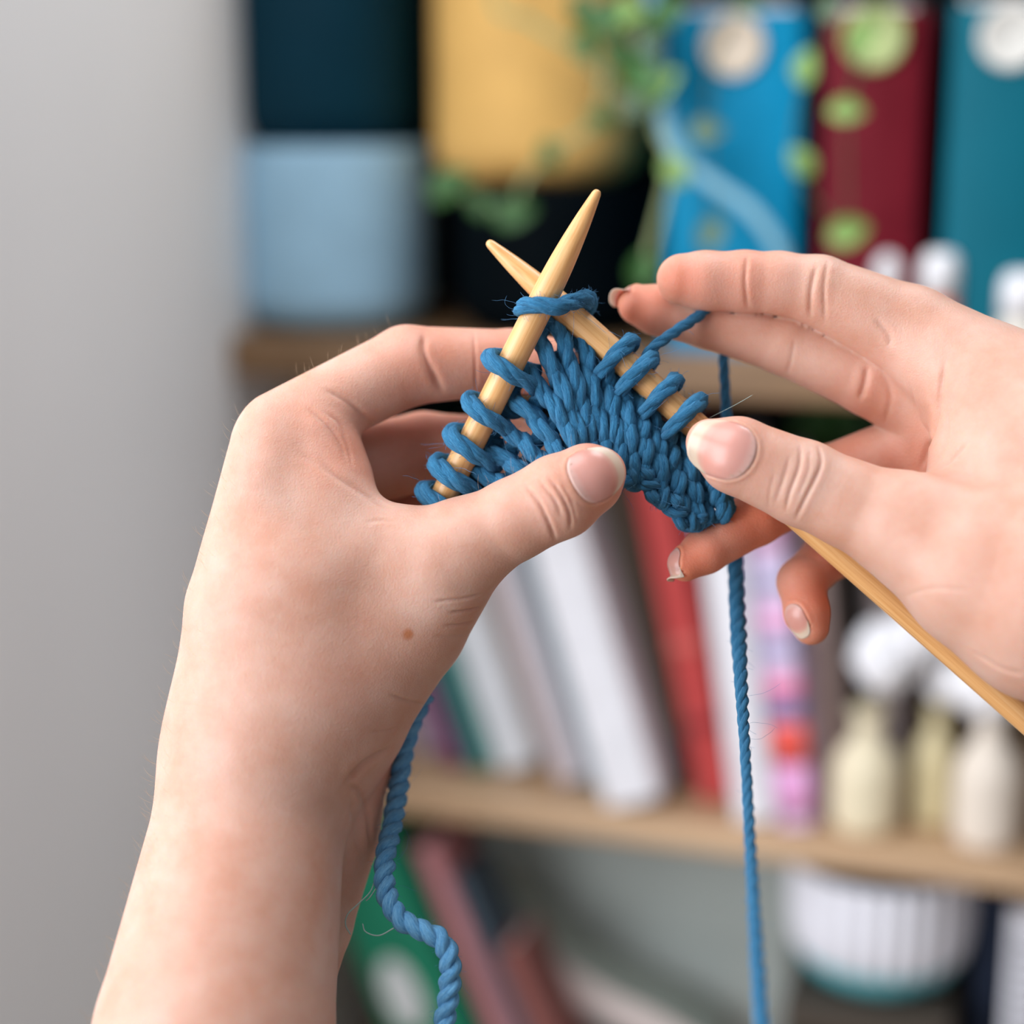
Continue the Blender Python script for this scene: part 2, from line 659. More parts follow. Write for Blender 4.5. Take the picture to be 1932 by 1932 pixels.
def build_arm(name, field, creases, spots, flush_glow, parent, label, nails, h=0.105):
    V, Q = surface_net(field, h)
    V = relax(V, Q, 2)
    V, Q = subdivide(V, Q)
    V = relax(V, Q, 1)
    for _ in range(2):
        N = vert_normals(V, Q)
        for s in range(0, len(V), 300000):
            q = V[s:s + 300000]
            V[s:s + 300000] = q - N[s:s + 300000] * np.clip(field(q), -0.1, 0.1)[:, None] * 0.9
    N = vert_normals(V, Q)
    D = np.zeros(len(V))
    for cr in creases:
        pts, depth, w = cr[:3]
        A = on_skin(field, catmull(np.array(pts, float), 6))
        lo, hi = A.min(0) - 6 * w - 0.2, A.max(0) + 6 * w + 0.2
        m = np.where(((V > lo) & (V < hi)).all(1))[0]
        if not len(m):
            continue
        d, t = seg_dist(V[m], A)
        fade = np.clip(np.minimum(t, 1 - t) * 5 + 0.15, 0, 1)
        D[m] += fade * depth * (-np.exp(-(d / w) ** 2) + 0.16 * np.exp(-((d - 2.6 * w) / (1.6 * w)) ** 2))
    FL = np.zeros(len(V))
    for x, y, z, r, a in flush_glow:
        c, r = H(x, y, z), HR(r, z)
        FL = np.maximum(FL, a * np.exp(-(np.linalg.norm(V - c, axis=1) / r) ** 2))
    SP = np.zeros(len(V))
    for x, y, r in spots:
        c = on_skin(field, [(x, y)])[0]
        SP = np.maximum(SP, np.exp(-(np.linalg.norm(V - c, axis=1) / HR(r)) ** 4))
    made = []
    for nl in nails:
        o, grid = make_nail(field, **nl)
        made.append(o)
        c = grid.reshape(-1, 3)
        lo, hi = c.min(0) - 0.5, c.max(0) + 0.5
        m = np.where(((V > lo) & (V < hi)).all(1))[0]
        if len(m):
            # skin fold around the plate, plate bed slightly sunk
            ns = grid.shape[0]
            rim = np.vstack([grid[int(ns * .7)::-1, 0], grid[0, 1:-1], grid[:int(ns * .7), -1]])
            dr, _ = seg_dist(V[m], rim)
            di = np.min([np.sqrt(((V[m] - q) ** 2).sum(1)) for q in grid[1:-1:2, 1:-1:2].reshape(-1, 3)], axis=0)
            inside = (di < 0.085) & (di < dr)
            sd = np.where(inside, -dr, dr)
            D[m] += np.where(sd < 0.09, 0.03 - 0.07 * np.clip((0.09 - sd) / 0.12, 0, 1), 0.03 * np.exp(-((sd - 0.09) / 0.08) ** 2))
    V = V + N * D[:, None]
    arm = mesh_obj(name, V * 0.01, Q, M_SKIN, parent, True)
    for nm, arr in (('flush_glow', FL), ('spot', SP)):
        at = arm.data.attributes.new(nm, 'FLOAT', 'POINT')
        at.data.foreach_set('value', arr.astype(np.float32))
    arm['label'] = label
    for o in made:
        o.parent = arm
    return arm


person = empty('person')
person.matrix_world = HAND_M
tag(person, 'person seen only as two bare forearms and hands knitting with bamboo needles and blue wool', 'person')

# ---- the hand on the left: back of the hand to the left, thumb in front
left = HandField(
    body=[
        ([(490, 1430, -0.8, 165), (405, 1950, 2.6, 225), (330, 2420, 6.0, 262)], 0.1),
        ([(482, 1400, -0.6, 155), (472, 1150, -0.35, 119), (508, 845, -0.5, 74)], 1.6),
        ([(505, 1380, -2.2, 150), (520, 1150, -2.6, 115), (570, 905, -2.8, 80)], 1.2),
        ([(560, 1380, -2.6, 130), (600, 1180, -3.8, 90), (625, 1000, -4.4, 75)], 1.0),
        ([(600, 1400, -2.4, 120), (640, 1200, -4.6, 80), (655, 1090, -5.4, 70)], 1.0),
        ([(595, 830, -0.9, 82), (622, 905, -0.7, 82)], 0.5),
        ([(885, 1026, 0.35, 84), (760, 1172, -0.75, 122), (640, 1330, -1.0, 130), (540, 1450, -0.9, 130)], 1.5),
        ([(590, 1100, -0.15, 125), (555, 1300, -0.4, 150)], 2.0),
        ([(530, 890, -0.2, 66), (700, 1015, 0.1, 70), (820, 1040, 0.3, 80)], 0.8),
        ([(650, 1140, -4.6, 85), (660, 1440, -2.8, 80)], 0.3),
        ([(655, 1440, -2.8, 80), (640, 1580, -1.8, 74), (585, 1740, -0.6, 80), (560, 1850, -0.3, 70)], 0.3),
    ],
    fingers=[
        ([(525, 810, -0.9, 72), (768, 690, -2.2, 75), (965, 682, -2.8, 60), (1065, 695, -2.4, 53), (1112, 705, -2.0, 46)], 0.45),
        ([(575, 900, -2.9, 80), (800, 852, -4.4, 74), (960, 850, -3.9, 62), (1060, 855, -3.1, 50)], 0.45),
        ([(630, 1000, -4.5, 76), (800, 965, -6.0, 70), (950, 935, -5.0, 58), (1010, 930, -4.2, 48)], 0.4),
        ([(655, 1090, -5.5, 70), (790, 1050, -6.6, 60), (870, 1020, -5.8, 50), (905, 1010, -5.2, 44)], 0.4),
        ([(885, 1026, 0.35, 84), (970, 980, 0.75, 77), (1055, 937, 1.1, 79), (1108, 905, 1.15, 66), (1135, 891, 1.1, 46)], 0.4),
    ])
left_creases = [
    ([(990, 915), (1015, 945), (1035, 985), (1048, 1020)], 0.075, 0.055),
    ([(1015, 905), (1045, 940), (1060, 975)], 0.05, 0.05),
    ([(1035, 900), (1060, 935), (1075, 970), (1076, 1000)], 0.065, 0.05),
    ([(1060, 915), (1078, 945), (1088, 985)], 0.035, 0.05),
    ([(800, 628), (800, 665), (815, 700), (835, 738)], 0.10, 0.10),
    ([(893, 620), (897, 680), (898, 735)], 0.03, 0.05),
    ([(615, 735), (660, 760), (700, 800)], 0.06, 0.10),
    ([(580, 770), (615, 800), (640, 835), (655, 870)], 0.05, 0.08),
    ([(610, 775), (640, 800), (655, 840), (665, 880)], 0.04, 0.07),
    ([(600, 860), (650, 910), (700, 940), (735, 958)], 0.05, 0.12),
    ([(560, 850), (620, 890), (680, 925)], 0.03, 0.10),
    ([(850, 1155), (880, 1152), (908, 1146)], 0.07, 0.05),
    ([(820, 1135), (870, 1130), (912, 1120)], 0.06, 0.05),
    ([(840, 1180), (870, 1178), (895, 1172)], 0.05, 0.05),
    ([(820, 1200), (850, 1200), (885, 1196)], 0.025, 0.05),
    ([(735, 1310), (770, 1322), (800, 1330)], 0.04, 0.05),
    ([(700, 1380), (735, 1378), (755, 1370)], 0.035, 0.05),
    ([(655, 1475), (690, 1440), (735, 1415)], 0.16, 0.15),
    ([(655, 1478), (680, 1500), (695, 1545), (700, 1600)], 0.08, 0.11),
    ([(660, 1500), (668, 1560), (680, 1610)], 0.05, 0.12),
    ([(690, 985), (720, 982), (750, 985)], 0.02, 0.06),
]
left_flush = [(1140, 900, 1.2, 90, 0.5), (1050, 940, 1.2, 80, 0.25), (640, 850, -0.5, 90, 0.35), (800, 690, -2, 90, 0.4), (950, 690, -2.5, 120, 0.45),
              (620, 1290, 0.5, 90, 0.3), (820, 860, -4, 140, 0.45), (730, 1430, -2, 90, 0.45)]
arm_l = build_arm('arm', left, left_creases, [(770, 1197, 11)], left_flush, person,
                  'forearm rising from below and the hand whose thumb presses the knitting',
                  [dict(c=on_skin(left, [(1134, 893)])[0], axis=(0.72, 0.42, -0.42), normal=(0.38, 0.02, 0.9), length=1.75, width=1.62)])

# ---- the hand on the right: open palm, thumb in front, two fingers above, two curled below
right = HandField(
    body=[
        ([(2130, 1040, 2.6, 215), (2700, 1420, 8.0, 250)], 0.1),
        ([(1720, 628, -1.2, 86), (1850, 722, -0.3, 118), (2010, 830, 1.1, 175), (2130, 1000, 2.3, 200)], 1.0),
        ([(1755, 765, -2.3, 92), (2000, 930, 0.0, 165)], 0.45),
        ([(1755, 855, -2.8, 95), (2000, 1000, -0.3, 170)], 0.45),
        ([(1775, 960, -3.1, 80), (2000, 1080, -0.3, 170)], 0.6),
        ([(1845, 700, -0.2, 56), (1822, 800, 0.25, 58), (1812, 900, 0.9, 62)], 0.3),
        ([(1880, 760, 0.3, 90), (1900, 900, 1.2, 110)], 0.9),
        ([(1720, 1000, 1.9, 104), (1860, 1072, 2.4, 160), (1995, 1115, 2.7, 215), (2130, 1100, 2.8, 215)], 0.7),
    ],
    fingers=[
        ([(1287, 527, -1.5, 48), (1330, 530, -1.5, 55), (1405, 531, -1.5, 57), (1470, 534, -1.45, 58), (1545, 548, -1.4, 65), (1720, 628, -1.2, 86)], 0.3),
        ([(1204, 575, -2.6, 38), (1240, 585, -2.6, 46), (1335, 606, -2.6, 50), (1480, 648, -2.5, 58), (1640, 715, -2.3, 68), (1755, 765, -2.3, 84)], 0.3),
        ([(1293, 1064, -0.9, 33), (1330, 1040, -1.1, 42), (1425, 978, -1.9, 52), (1560, 900, -3.1, 58), (1755, 850, -2.8, 84)], 0.3),
        ([(1530, 1183, -1.9, 34), (1522, 1155, -2.0, 42), (1512, 1098, -2.6, 45), (1560, 1050, -3.6, 46), (1775, 970, -3.2, 70)], 0.3),
        ([(1340, 836, 1.25, 46), (1392, 860, 1.35, 72), (1515, 912, 1.35, 81), (1600, 950, 1.55, 82), (1720, 1000, 1.9, 102)], 0.5),
    ])
right_creases = [
    ([(1410, 478), (1406, 530), (1411, 585)], 0.05, 0.06),
    ([(1540, 500), (1530, 550), (1528, 600)], 0.06, 0.07),
    ([(1562, 490), (1555, 540), (1556, 610)], 0.04, 0.06),
    ([(1650, 600), (1675, 630), (1680, 655)], 0.05, 0.09),
    ([(1637, 690), (1632, 720), (1622, 755)], 0.08, 0.10),
    ([(1500, 640), (1492, 680), (1485, 705)], 0.025, 0.06),
    ([(1545, 842), (1548, 880), (1520, 940), (1500, 982)], 0.06, 0.055),
    ([(1510, 840), (1508, 880), (1490, 930), (1482, 965)], 0.05, 0.05),
    ([(1490, 860), (1478, 905), (1462, 950)], 0.025, 0.05),
    ([(1528, 850), (1525, 890), (1505, 940)], 0.02, 0.04),
    ([(1462, 890), (1452, 930), (1450, 960)], 0.015, 0.045),
    ([(1785, 675), (1775, 730), (1765, 800), (1745, 860), (1735, 890)], 0.09, 0.11),
    ([(1830, 830), (1800, 865), (1770, 885)], 0.05, 0.08),
    ([(1790, 770), (1785, 830), (1765, 880)], 0.03, 0.07),
    ([(1715, 720), (1735, 790), (1755, 820)], 0.03, 0.09),
    ([(1700, 1128), (1760, 1110), (1830, 1115)], 0.015, 0.06),
    ([(1840, 1232), (1890, 1262), (1932, 1272)], 0.05, 0.08),
    ([(1660, 690), (1680, 740), (1670, 800)], 0.03, 0.09),
]
right_flush_glow = [(1285, 525, -0.5, 70, 0.55), (1205, 575, -2, 70, 0.6), (1290, 1064, -0.8, 110, 0.75), (1420, 985, -1.5, 130, 0.7), (1530, 1150, -2, 100, 0.7),
               (1380, 520, -1, 110, 0.3), (1370, 860, 2, 90, 0.25), (1560, 1060, -3.5, 90, 0.7), (1720, 880, -1.2, 90, 0.4), (1650, 730, -2, 70, 0.3), (1590, 880, -3, 90, 0.5)]  # ring and little finger: redness raised to paint light passing through
c_r = on_skin(right, [(1362, 843)])[0]
arm_r = build_arm('arm', right, right_creases, [], right_flush_glow, person,
                  'open hand and wrist reaching in from the right edge with the wool over its forefinger',
                  [dict(c=c_r, axis=(-0.90, 0.40, -0.12), normal=(-0.14, 0.12, 1.0), length=2.05, width=1.75, tip=0.74),
                   dict(c=H(1270, 1066, -0.75) , axis=(-0.72, -0.5, 0.4), normal=(-0.75, 0.2, 0.3), length=0.8, width=0.8, tip=0.88),
                   dict(c=H(1508, 1172, -1.6), axis=(0.22, -0.93, 0.2), normal=(-0.75, -0.1, 0.75), length=1.15, width=0.78),
                   dict(c=H(1178, 560, -2.6), axis=(-0.95, 0.2, 0.1), normal=(-0.25, 0.55, -0.8), length=1.0, width=0.85)])

# fine pale hairs on the back of the forearm and hand
def hairs(arm, field, n, keep):
    me = arm.data
    co = np.empty(len(me.vertices) * 3, np.float32)
    me.vertices.foreach_get('co', co)
    co = co.reshape(-1, 3) * 100.0
    idx = rng.choice(len(co), n * 12)
    p = co[idx]
    nr = field.grad(p)
    k = F / (FOCUS * 100 - p[:, 2])
    px, py = 966 + p[:, 0] * k, 966 - p[:, 1] * k
    m = keep(px, py, nr)
    p, nr = p[m][:n], nr[m][:n]
    b = Bag()
    for q, d in zip(p, nr):
        L = rng.uniform(0.25, 0.6)
        flow = np.array([0.15, 0.6, 0]) + rng.normal(0, 0.25, 3)
        pts = [q]
        v = d * 0.9 + flow * 0.5
        for i in range(4):
            v = v / np.linalg.norm(v)
            pts.append(pts[-1] + v * L / 4)
            v = v + flow * 0.25 - d * 0.1
        V, Fc, uv = tube(np.array(pts), 0.0028, 3)
        b.add(V * 0.01, Fc, uv)
    o = b.obj('arm_hair', plain('pale_hair', (206, 178, 146), 0.6, bump=0), arm)
    tag(o, 'fine pale hair', kind='stuff')


hairs(arm_l, left, 420, lambda x, y, n: (n[:, 0] < -0.3) & (n[:, 2] > -0.6) & (y > 780) & (y < 2000) | ((n[:, 1] > 0.5) & (x > 560) & (x < 740) & (y < 760)))
# ------------------------------------------------------------------ needles
def needle(name, tip, end, r, label, knob=False):
    a, b = tip, end
    L = np.linalg.norm(b - a)
    z_ = np.concatenate([[0, 0.006, 0.02, 0.045, 0.085], np.linspace(0.14, 3.6, 30), np.linspace(4, L - 0.1, 12), [L]])
    k_ = [0.0005, 0.045, 0.078, 0.106, 0.128]
    r_ = np.concatenate([k_, np.interp(z_[5:], [0.14, 0.45, 1.1, 1.9, 2.6, 3.2, 3.8], [0.146, 0.195, 0.28, 0.36, 0.41, r - 0.008, r])])
    r_[6:-2] = np.convolve(np.pad(r_, 2, mode='edge'), np.ones(5) / 5, 'valid')[6:-2]
    P = np.vstack([np.stack([r_, z_], 1), [(0.001, L)]])
    P[-2, 0] -= 0.04
    V, Fc = lathe(P, 28)
    o = mesh_obj(name, V * 0.01, Fc, M_BAMBOO)
    z = Vector((b - a) / L)
    q = Vector((0, 0, 1)).rotation_difference(z)
    o.matrix_world = HAND_M @ Matrix.Translation(Vector(a) * 0.01) @ q.to_matrix().to_4x4()
    if knob:
        kp = [(0.001, L - 0.15), (0.75, L - 0.1), (0.85, L + 0.1), (0.85, L + 0.35), (0.7, L + 0.6), (0.001, L + 0.66)]
        Vk, Fk = lathe(catmull(np.array(kp), 4).clip(0.001), 28)
        mesh_obj('knob', Vk * 0.01, Fk, M_BAMBOO, o)
    tag(o, label, 'knitting needle', 'bamboo knitting needles')
    return o


NR = 0.44
nl_a, nl_b = H(1129, 358, 0.98), H(700, 1210, -1.9)
nr_a, nr_b = H(919, 455, -0.75), H(2250, 1634, -0.45)
needle('knitting_needle', nl_a, nl_b, NR, 'bamboo knitting needle pointing up to the right, wrapped by five blue loops')
needle('knitting_needle', nr_a, nr_b, NR, 'long bamboo knitting needle pointing up to the left, running out below the open hand', True)


def on_needle(a, b, x, y):
    """centre on a needle axis nearest to a measured point"""
    best, bp = 1e9, None
    for t in np.linspace(0, 1, 1500):
        p = a + (b - a) * t
        k = F / (FOCUS * 100 - p[2])
        d = (966 + p[0] * k - x) ** 2 + (966 - p[1] * k - y) ** 2
        if d < best:
            best, bp = d, p
    return bp


# ------------------------------------------------------------------ yarn
def plied(bag, path, R, plies=3, pitch=1.5, sides=7, step=0.05, phase=0.0, wob=0.07, fat=0.6):
    P, s = resample(np.asarray(path, float), step)
    if np.ndim(R):
        R = np.interp(np.linspace(0, 1, len(P)), np.linspace(0, 1, len(R)), R)
    else:
        R = np.full(len(P), R)
    T, N, B = frames(P)
    for k in range(plies):
        ph = phase + 2 * math.pi * k / plies + 2 * math.pi * s / pitch
        w = 1 + wob * np.sin(s * 5.1 + k * 2 + phase) + wob * np.sin(s * 11.7 + k)
        r = R * fat * w
        off = (R - r * 0.95)
        C = P + off[:, None] * (np.cos(ph)[:, None] * N + np.sin(ph)[:, None] * B)
        V, Fc, uv = tube(C, r, max(sides, 14), ridge=0.09, nr=5, twist=5.0)
        uv[:, 0] += k * 7.3 + phase
        bag.add(V * 0.01, Fc, uv)
    return P, N, B, R


fuzz_src = []


def yarn(bag, path, R, fuzz=1.0, **kw):
    P, N, B, Ra = plied(bag, path, R, **kw)
    fuzz_src.append((P, N, B, Ra, fuzz))


knit = empty('knitting')
knit.matrix_world = HAND_M
tag(knit, 'small blue wool knitting hung between two bamboo needles with a trailing yarn end', 'knitting')

T_px = [(872, 968, -1.25), (905, 905, -1.0), (938, 846, -0.85), (968, 786, -0.65), (1000, 722, -0.5), (1034, 655, -0.5), (1075, 640, -0.8),
        (1128, 690, -0.95), (1168, 735, -0.95), (1210, 778, -0.95), (1250, 820, -1.0), (1295, 850, -1.0), (1350, 888, -1.1)]
B_px = [(965, 1010, -1.0), (1010, 985, -0.9), (1045, 965, -0.8), (1075, 945, -0.7), (1105, 930, -0.65), (1128, 925, -0.6), (1150, 920, -0.55),
        (1180, 905, -0.45), (1210, 912, -0.4), (1238, 938, -0.45), (1278, 975, -0.55), (1322, 990, -0.9), (1396, 968, -1.1)]
T3 = np.array([H(*p) for p in T_px])
B3 = np.array([H(*p) for p in B_px])
M3 = (T3 + B3) / 2 + np.array([0, 0, 0.35])
M3[:5] += np.array([0.25, 0.12, 0.1])
NU = len(T_px)


def crow(C, u):
    i = np.clip(np.floor(u).astype(int), 0, len(C) - 2)
    t = (u - i)[:, None]
    Q = np.vstack([2 * C[0] - C[1], C, 2 * C[-1] - C[-2]])
    p0, p1, p2, p3 = Q[i], Q[i + 1], Q[i + 2], Q[i + 3]
    return 0.5 * (2 * p1 + (p2 - p0) * t + (2 * p0 - 5 * p1 + 4 * p2 - p3) * t * t + (3 * p1 - p0 - 3 * p2 + p3) * t ** 3)


def cloth(u, v):
    """u columns 0..1, v from the cast-on edge (0) to the needles (1)"""
    uu = np.clip(u, 0, 1) * (NU - 1)
    b, m, t = crow(B3, uu), crow(M3, uu), crow(T3, uu)
    v = v[:, None]
    return b * (2 * v - 1) * (v - 1) + m * 4 * v * (1 - v) + t * v * (2 * v - 1)


COLS, ROWS = 8, 4
bag = Bag()
e = 0.02
for r in range(ROWS):
    s = np.linspace(0, COLS, COLS * 40)
    f = s % 1.0
    Hh = 1.72
    u = (s + 0.13 * np.sin(4 * math.pi * f)) / COLS
    v = (r - 0.15 + Hh * (0.5 - 0.5 * np.cos(2 * math.pi * f))) / ROWS
    u = np.clip(u, 0.001, 0.999)
    P = cloth(u, v)
    du = cloth(np.clip(u + e, 0, 1), v) - cloth(np.clip(u - e, 0, 1), v)
    dv = cloth(u, v + e) - cloth(u, v - e)
    n = np.cross(du, dv)
    n /= np.linalg.norm(n, axis=1)[:, None] + 1e-9
    n[n[:, 2] < 0] *= -1
    for k in range(3):
        n[:, k] = np.convolve(np.pad(n[:, k], 12, mode='edge'), np.ones(25) / 25, 'valid')
    P = P + n * (-0.25 * np.cos(4 * math.pi * f))[:, None]
    P += 0.03 * np.stack([np.sin(s * 2.1 + r), np.sin(s * 3.3 + 2 * r), np.sin(s * 1.7 + 4 * r)], 1)
    yarn(bag, P, 0.275, phase=r * 1.3, pitch=2.6, step=0.06, fuzz=0.6, fat=0.63)
fab = bag.obj('knitted_fabric', M_YARN, knit)

# selvedge chain along the free lower edge
bag = Bag()
ed = catmull(np.array([H(1165, 905, -0.25), H(1195, 893, -0.1), H(1222, 910, -0.05), H(1250, 935, -0.05), H(1280, 965, -0.2), H(1312, 985, -0.5), H(1350, 960, -0.9)]), 14)
E2, s = resample(ed, 0.04)
TT, NN, BB = frames(E2)
for sg in (0, math.pi):
    C = E2 + 0.2 * np.sin(s * 5.2 + sg)[:, None] * NN + 0.16 * np.cos(s * 10.4 + sg)[:, None] * BB
    yarn(bag, C, 0.19, phase=sg, pitch=1.4)
bag.obj('cast_on_edge', M_YARN, knit)

# loops that ride on the needles
ax_l = (nl_b - nl_a) / np.linalg.norm(nl_b - nl_a)
ax_r = (nr_b - nr_a) / np.linalg.norm(nr_b - nr_a)
front = np.array([0, 0, 1.0])


def loop(c, ax, side, R=0.23, tilt=0.1, reach=1.1, seed=0, spread=0.16):
    e1 = side - ax * (side @ ax)
    e1 /= np.linalg.norm(e1)
    e2 = np.cross(ax, e1)
    if e2[2] < 0:
        e2 = -e2
    Rr = NR + R * 0.8
    pts = [c + e1 * reach + e2 * 0.1 + ax * (spread + tilt), c + e1 * (Rr + 0.12) + e2 * 0.42 + ax * (tilt + 0.04)]
    for th in np.radians(np.linspace(66, 294, 13)):
        w = (th - math.pi) / 2
        pts.append(c + Rr * (math.cos(th) * e1 + math.sin(th) * e2) - ax * tilt * w * 0.8)
    pts += [c + e1 * (Rr + 0.12) - e2 * 0.4 - ax * tilt, c + e1 * reach - e2 * 0.25 - ax * (spread + tilt)]
    b = Bag()
    yarn(b, catmull(np.array(pts), 8), R * np.array([0.8, 0.9, 1.0, 1.08, 1.0, 0.9, 0.8]), phase=seed * 1.1, pitch=2.8, step=0.045, wob=0.06, fat=0.64)
    return b.obj('loop', M_YARN, knit)


side_l = np.array([0.89, 0.2, -0.15])
for i, (x, y, R, tl) in enumerate([(969, 697, 0.285, 0.14), (931, 780, 0.28, 0.20), (899, 842, 0.29, 0.22), (868, 897, 0.31, 0.16), (838, 944, 0.28, 0.1)]):
    loop(on_needle(nl_a, nl_b, x, y), ax_l, side_l, R, tl, seed=i)
side_r = np.array([-0.62, -0.78, 0.0])
for i, (x, y, R) in enumerate([(1170, 668, 0.265), (1208, 703, 0.27), (1253, 742, 0.265), (1297, 782, 0.28)]):
    loop(on_needle(nr_a, nr_b, x, y), ax_r, side_r, R, -0.12, 0.95, seed=i + 7, spread=0.1)
b = Bag()
ring = [(1010, 590, -0.35), (986, 588, 0.1), (990, 577, 0.6), (1015, 575, 0.92), (1050, 579, 0.9), (1080, 570, 0.45), (1100, 563, -0.05), (1111, 566, -0.6), (1104, 586, -1.15), (1070, 606, -1.3), (1030, 605, -0.8), (1008, 592, -0.38)]
yarn(b, catmull(np.array([H(*p) for p in ring]), 10), 0.27, fat=0.64, phase=2.0, pitch=2.8, step=0.045, fuzz=2.5, wob=0.06)
b.obj('loop', M_YARN, knit)

# working yarn: over the forefinger gap, behind the hand and down to the ball
b = Bag()
wy = [(1190, 735, -1.1), (1215, 690, -0.55), (1228, 660, -0.55), (1275, 625, -1.0), (1318, 596, -1.45), (1345, 572, -2.0), (1362, 572, -3.0), (1366, 630, -3.8), (1366, 690, -3.7), (1371, 780, -3.5),
      (1380, 900, -3.3), (1387, 1040, -3.2), (1391, 1150, -2.4), (1397, 1270, -0.8), (1405, 1400, 1.2), (1416, 1600, 4.4), (1428, 1800, 7.4), (1442, 2000, 10.0)]
yarn(b, catmull(np.array([H(*p) for p in wy]), 14), np.array([.18, .18, .18, .18, .17, .18, .23, .26, .27, .26, .21, .17, .17, .17, .18, .19, .21, .22]), pitch=1.6, fuzz=0.25)
o = b.obj('working_yarn', M_YARN, knit)
o['label'] = 'taut strand of wool hanging past the open hand'

# yarn tail: a tight two-ply cord hanging by the wrist
b = Bag()
yt = [(800, 1310, -2.6), (778, 1362, -2.6), (762, 1420, -2.6), (752, 1490, -2.2), (740, 1560, -1.3), (727, 1620, -0.4), (728, 1680, 0.3), (752, 1730, 0.8), (795, 1755, 1.0), (833, 1775, 1.1), (848, 1815, 1.2), (847, 1870, 1.3), (838, 1930, 1.4), (832, 2000, 1.5)]
yarn(b, catmull(np.array([H(*p) for p in yt]), 14), 0.335, plies=2, pitch=1.02, sides=10, step=0.035, wob=0.05, fat=0.62, fuzz=0.9)
o = b.obj('yarn_tail', M_TAIL, knit)
o['label'] = 'tightly twisted paler blue cord'

# stray wool fibres
b = Bag()
for P, N, B, Ra, fz in fuzz_src:
    n = int(len(P) * 0.9 * fz)
    for _ in range(n):
        i = rng.integers(0, len(P))
        a = rng.uniform(0, 2 * math.pi)
        d = math.cos(a) * N[i] + math.sin(a) * B[i]
        L = rng.uniform(0.1, 0.38) if rng.random() < 0.95 else rng.uniform(0.5, 1.4)
        T_ = np.cross(N[i], B[i]) * rng.choice([-1, 1])
        q0 = P[i] + d * Ra[i] * 0.8
        dirn = d * 0.7 + T_ * rng.uniform(0.2, 1.2) + rng.normal(0, 0.4, 3)
        dirn /= np.linalg.norm(dirn)
        curl = rng.normal(0, 0.9, 3)
        pts = [q0]
        for k in range(5):
            dirn = dirn + curl * 0.3 + rng.normal(0, 0.15, 3)
            dirn /= np.linalg.norm(dirn)
            pts.append(pts[-1] + dirn * L / 5)
        V, Fc, uv = tube(catmull(np.array(pts), 2), 0.0042, 3)
        b.add(V * 0.01, Fc, uv)
o = b.obj('wool_fuzz', plain('wool_fibre', (80, 130, 172), 0.9, bump=0), knit)
tag(o, kind='stuff')

# the few long pale fibres curling off the cord
b = Bag()
for pts in ([(712, 1640, -0.2), (700, 1680, 0.2), (676, 1705, 0.3), (656, 1725, 0.4), (652, 1745, 0.4), (662, 1764, 0.4)], [(745, 1750, 0.8), (715, 1765, 0.7), (690, 1758, 0.6), (684, 1742, 0.6)], [(720, 1660, 0.1), (700, 1690, 0.2), (690, 1700, 0.2)], [(1335, 790, -0.6), (1385, 765, -0.3), (1420, 745, 0.1)]):
    V, Fc, uv = tube(catmull(np.array([H(*p) for p in pts]), 8), 0.022 if pts[0][0] < 1000 else 0.006, 6)
    b.add(V * 0.01, Fc, uv)
o = b.obj('loose_fibre', plain('pale_fibre', (170, 195, 190), 0.9, bump=0), knit)
tag(o, kind='stuff')
# ------------------------------------------------------------------ the alcove
YAW = math.radians(18.3)
DS = np.array([math.cos(YAW), -math.sin(YAW), 0])      # along the shelves, to the right
DB = np.array([math.sin(YAW), math.cos(YAW), 0])       # into the alcove
_r0 = FW.copy()
O0 = CAM + _r0 * 1.05
O0[2] = 0
SHELF_M = Matrix(((DS[0], DB[0], 0, O0[0]), (DS[1], DB[1], 0, O0[1]), (0, 0, 1, 0), (0, 0, 0, 1)))


def S(x, y, t=0.0):
    """measured direction met with the vertical plane t metres behind the shelf fronts -> (s, z, distance)"""
    r = FW + RX * (x - 966) / F - UP * (y - 966) / F
    k = ((O0 + DB * t - CAM) @ DB) / (r @ DB)
    p = CAM + r * k
    return float((p - O0) @ DS), float(p[2]), float(k)


def put(o, s, t, z, lean=0.0, turn=0.0, tip=0.0):
    o.matrix_world = SHELF_M @ Matrix.Translation((s, t, z)) @ Matrix.Rotation(lean, 4, 'Y') @ Matrix.Rotation(turn, 4, 'Z') @ Matrix.Rotation(tip, 4, 'X')
    return o


Z_LOW = S(1210, 1548)[1]
Z_LOW_B = S(1210, 1597)[1]
Z_UP = S(640, 632, 0.02)[1]
Z_UP_B = S(1400, 757)[1]
S_WALL = S(437, 500)[0] - 0.004
DEPTH = 0.27
S_END = 0.75

M_WALL = plain('wall_paint', (236, 237, 238), 0.8, 0.02, 6, 0.2)
M_WALLB = plain('dark_back_wall', (20, 27, 34), 0.7, 0.08, 5, 0.2)  # dark, faintly mottled tone over the whole back wall
M_BOARD = wood('shelf_wood', (168, 134, 100), (206, 174, 140), (5, 60, 60))
M_BOARD2 = wood('rough_wood', (104, 78, 52), (150, 116, 82), (6, 50, 50), knots=True)

bm = box_bm(-0.12, 0, -0.31, DEPTH + 0.1, 0.0, 2.3)
o = put(bm_obj('wall_left', bm, M_WALL, None, False), S_WALL, 0, 0)
tag(o, kind='structure')
bm = box_bm(S_WALL, S_END + 0.25, DEPTH, DEPTH + 0.1, 0.0, 2.3)
o = put(bm_obj('wall_back', bm, M_WALLB, None, False), 0, 0, 0)
tag(o, kind='structure')
bm = box_bm(-2.2, 2.2, -2.6, DEPTH + 0.1, -0.05, 0.0)
o = put(bm_obj('floor', bm, wood('floor_boards', (150, 120, 90), (180, 150, 118), (3, 20, 20)), None, False), 0, 0, 0)
tag(o, kind='structure')


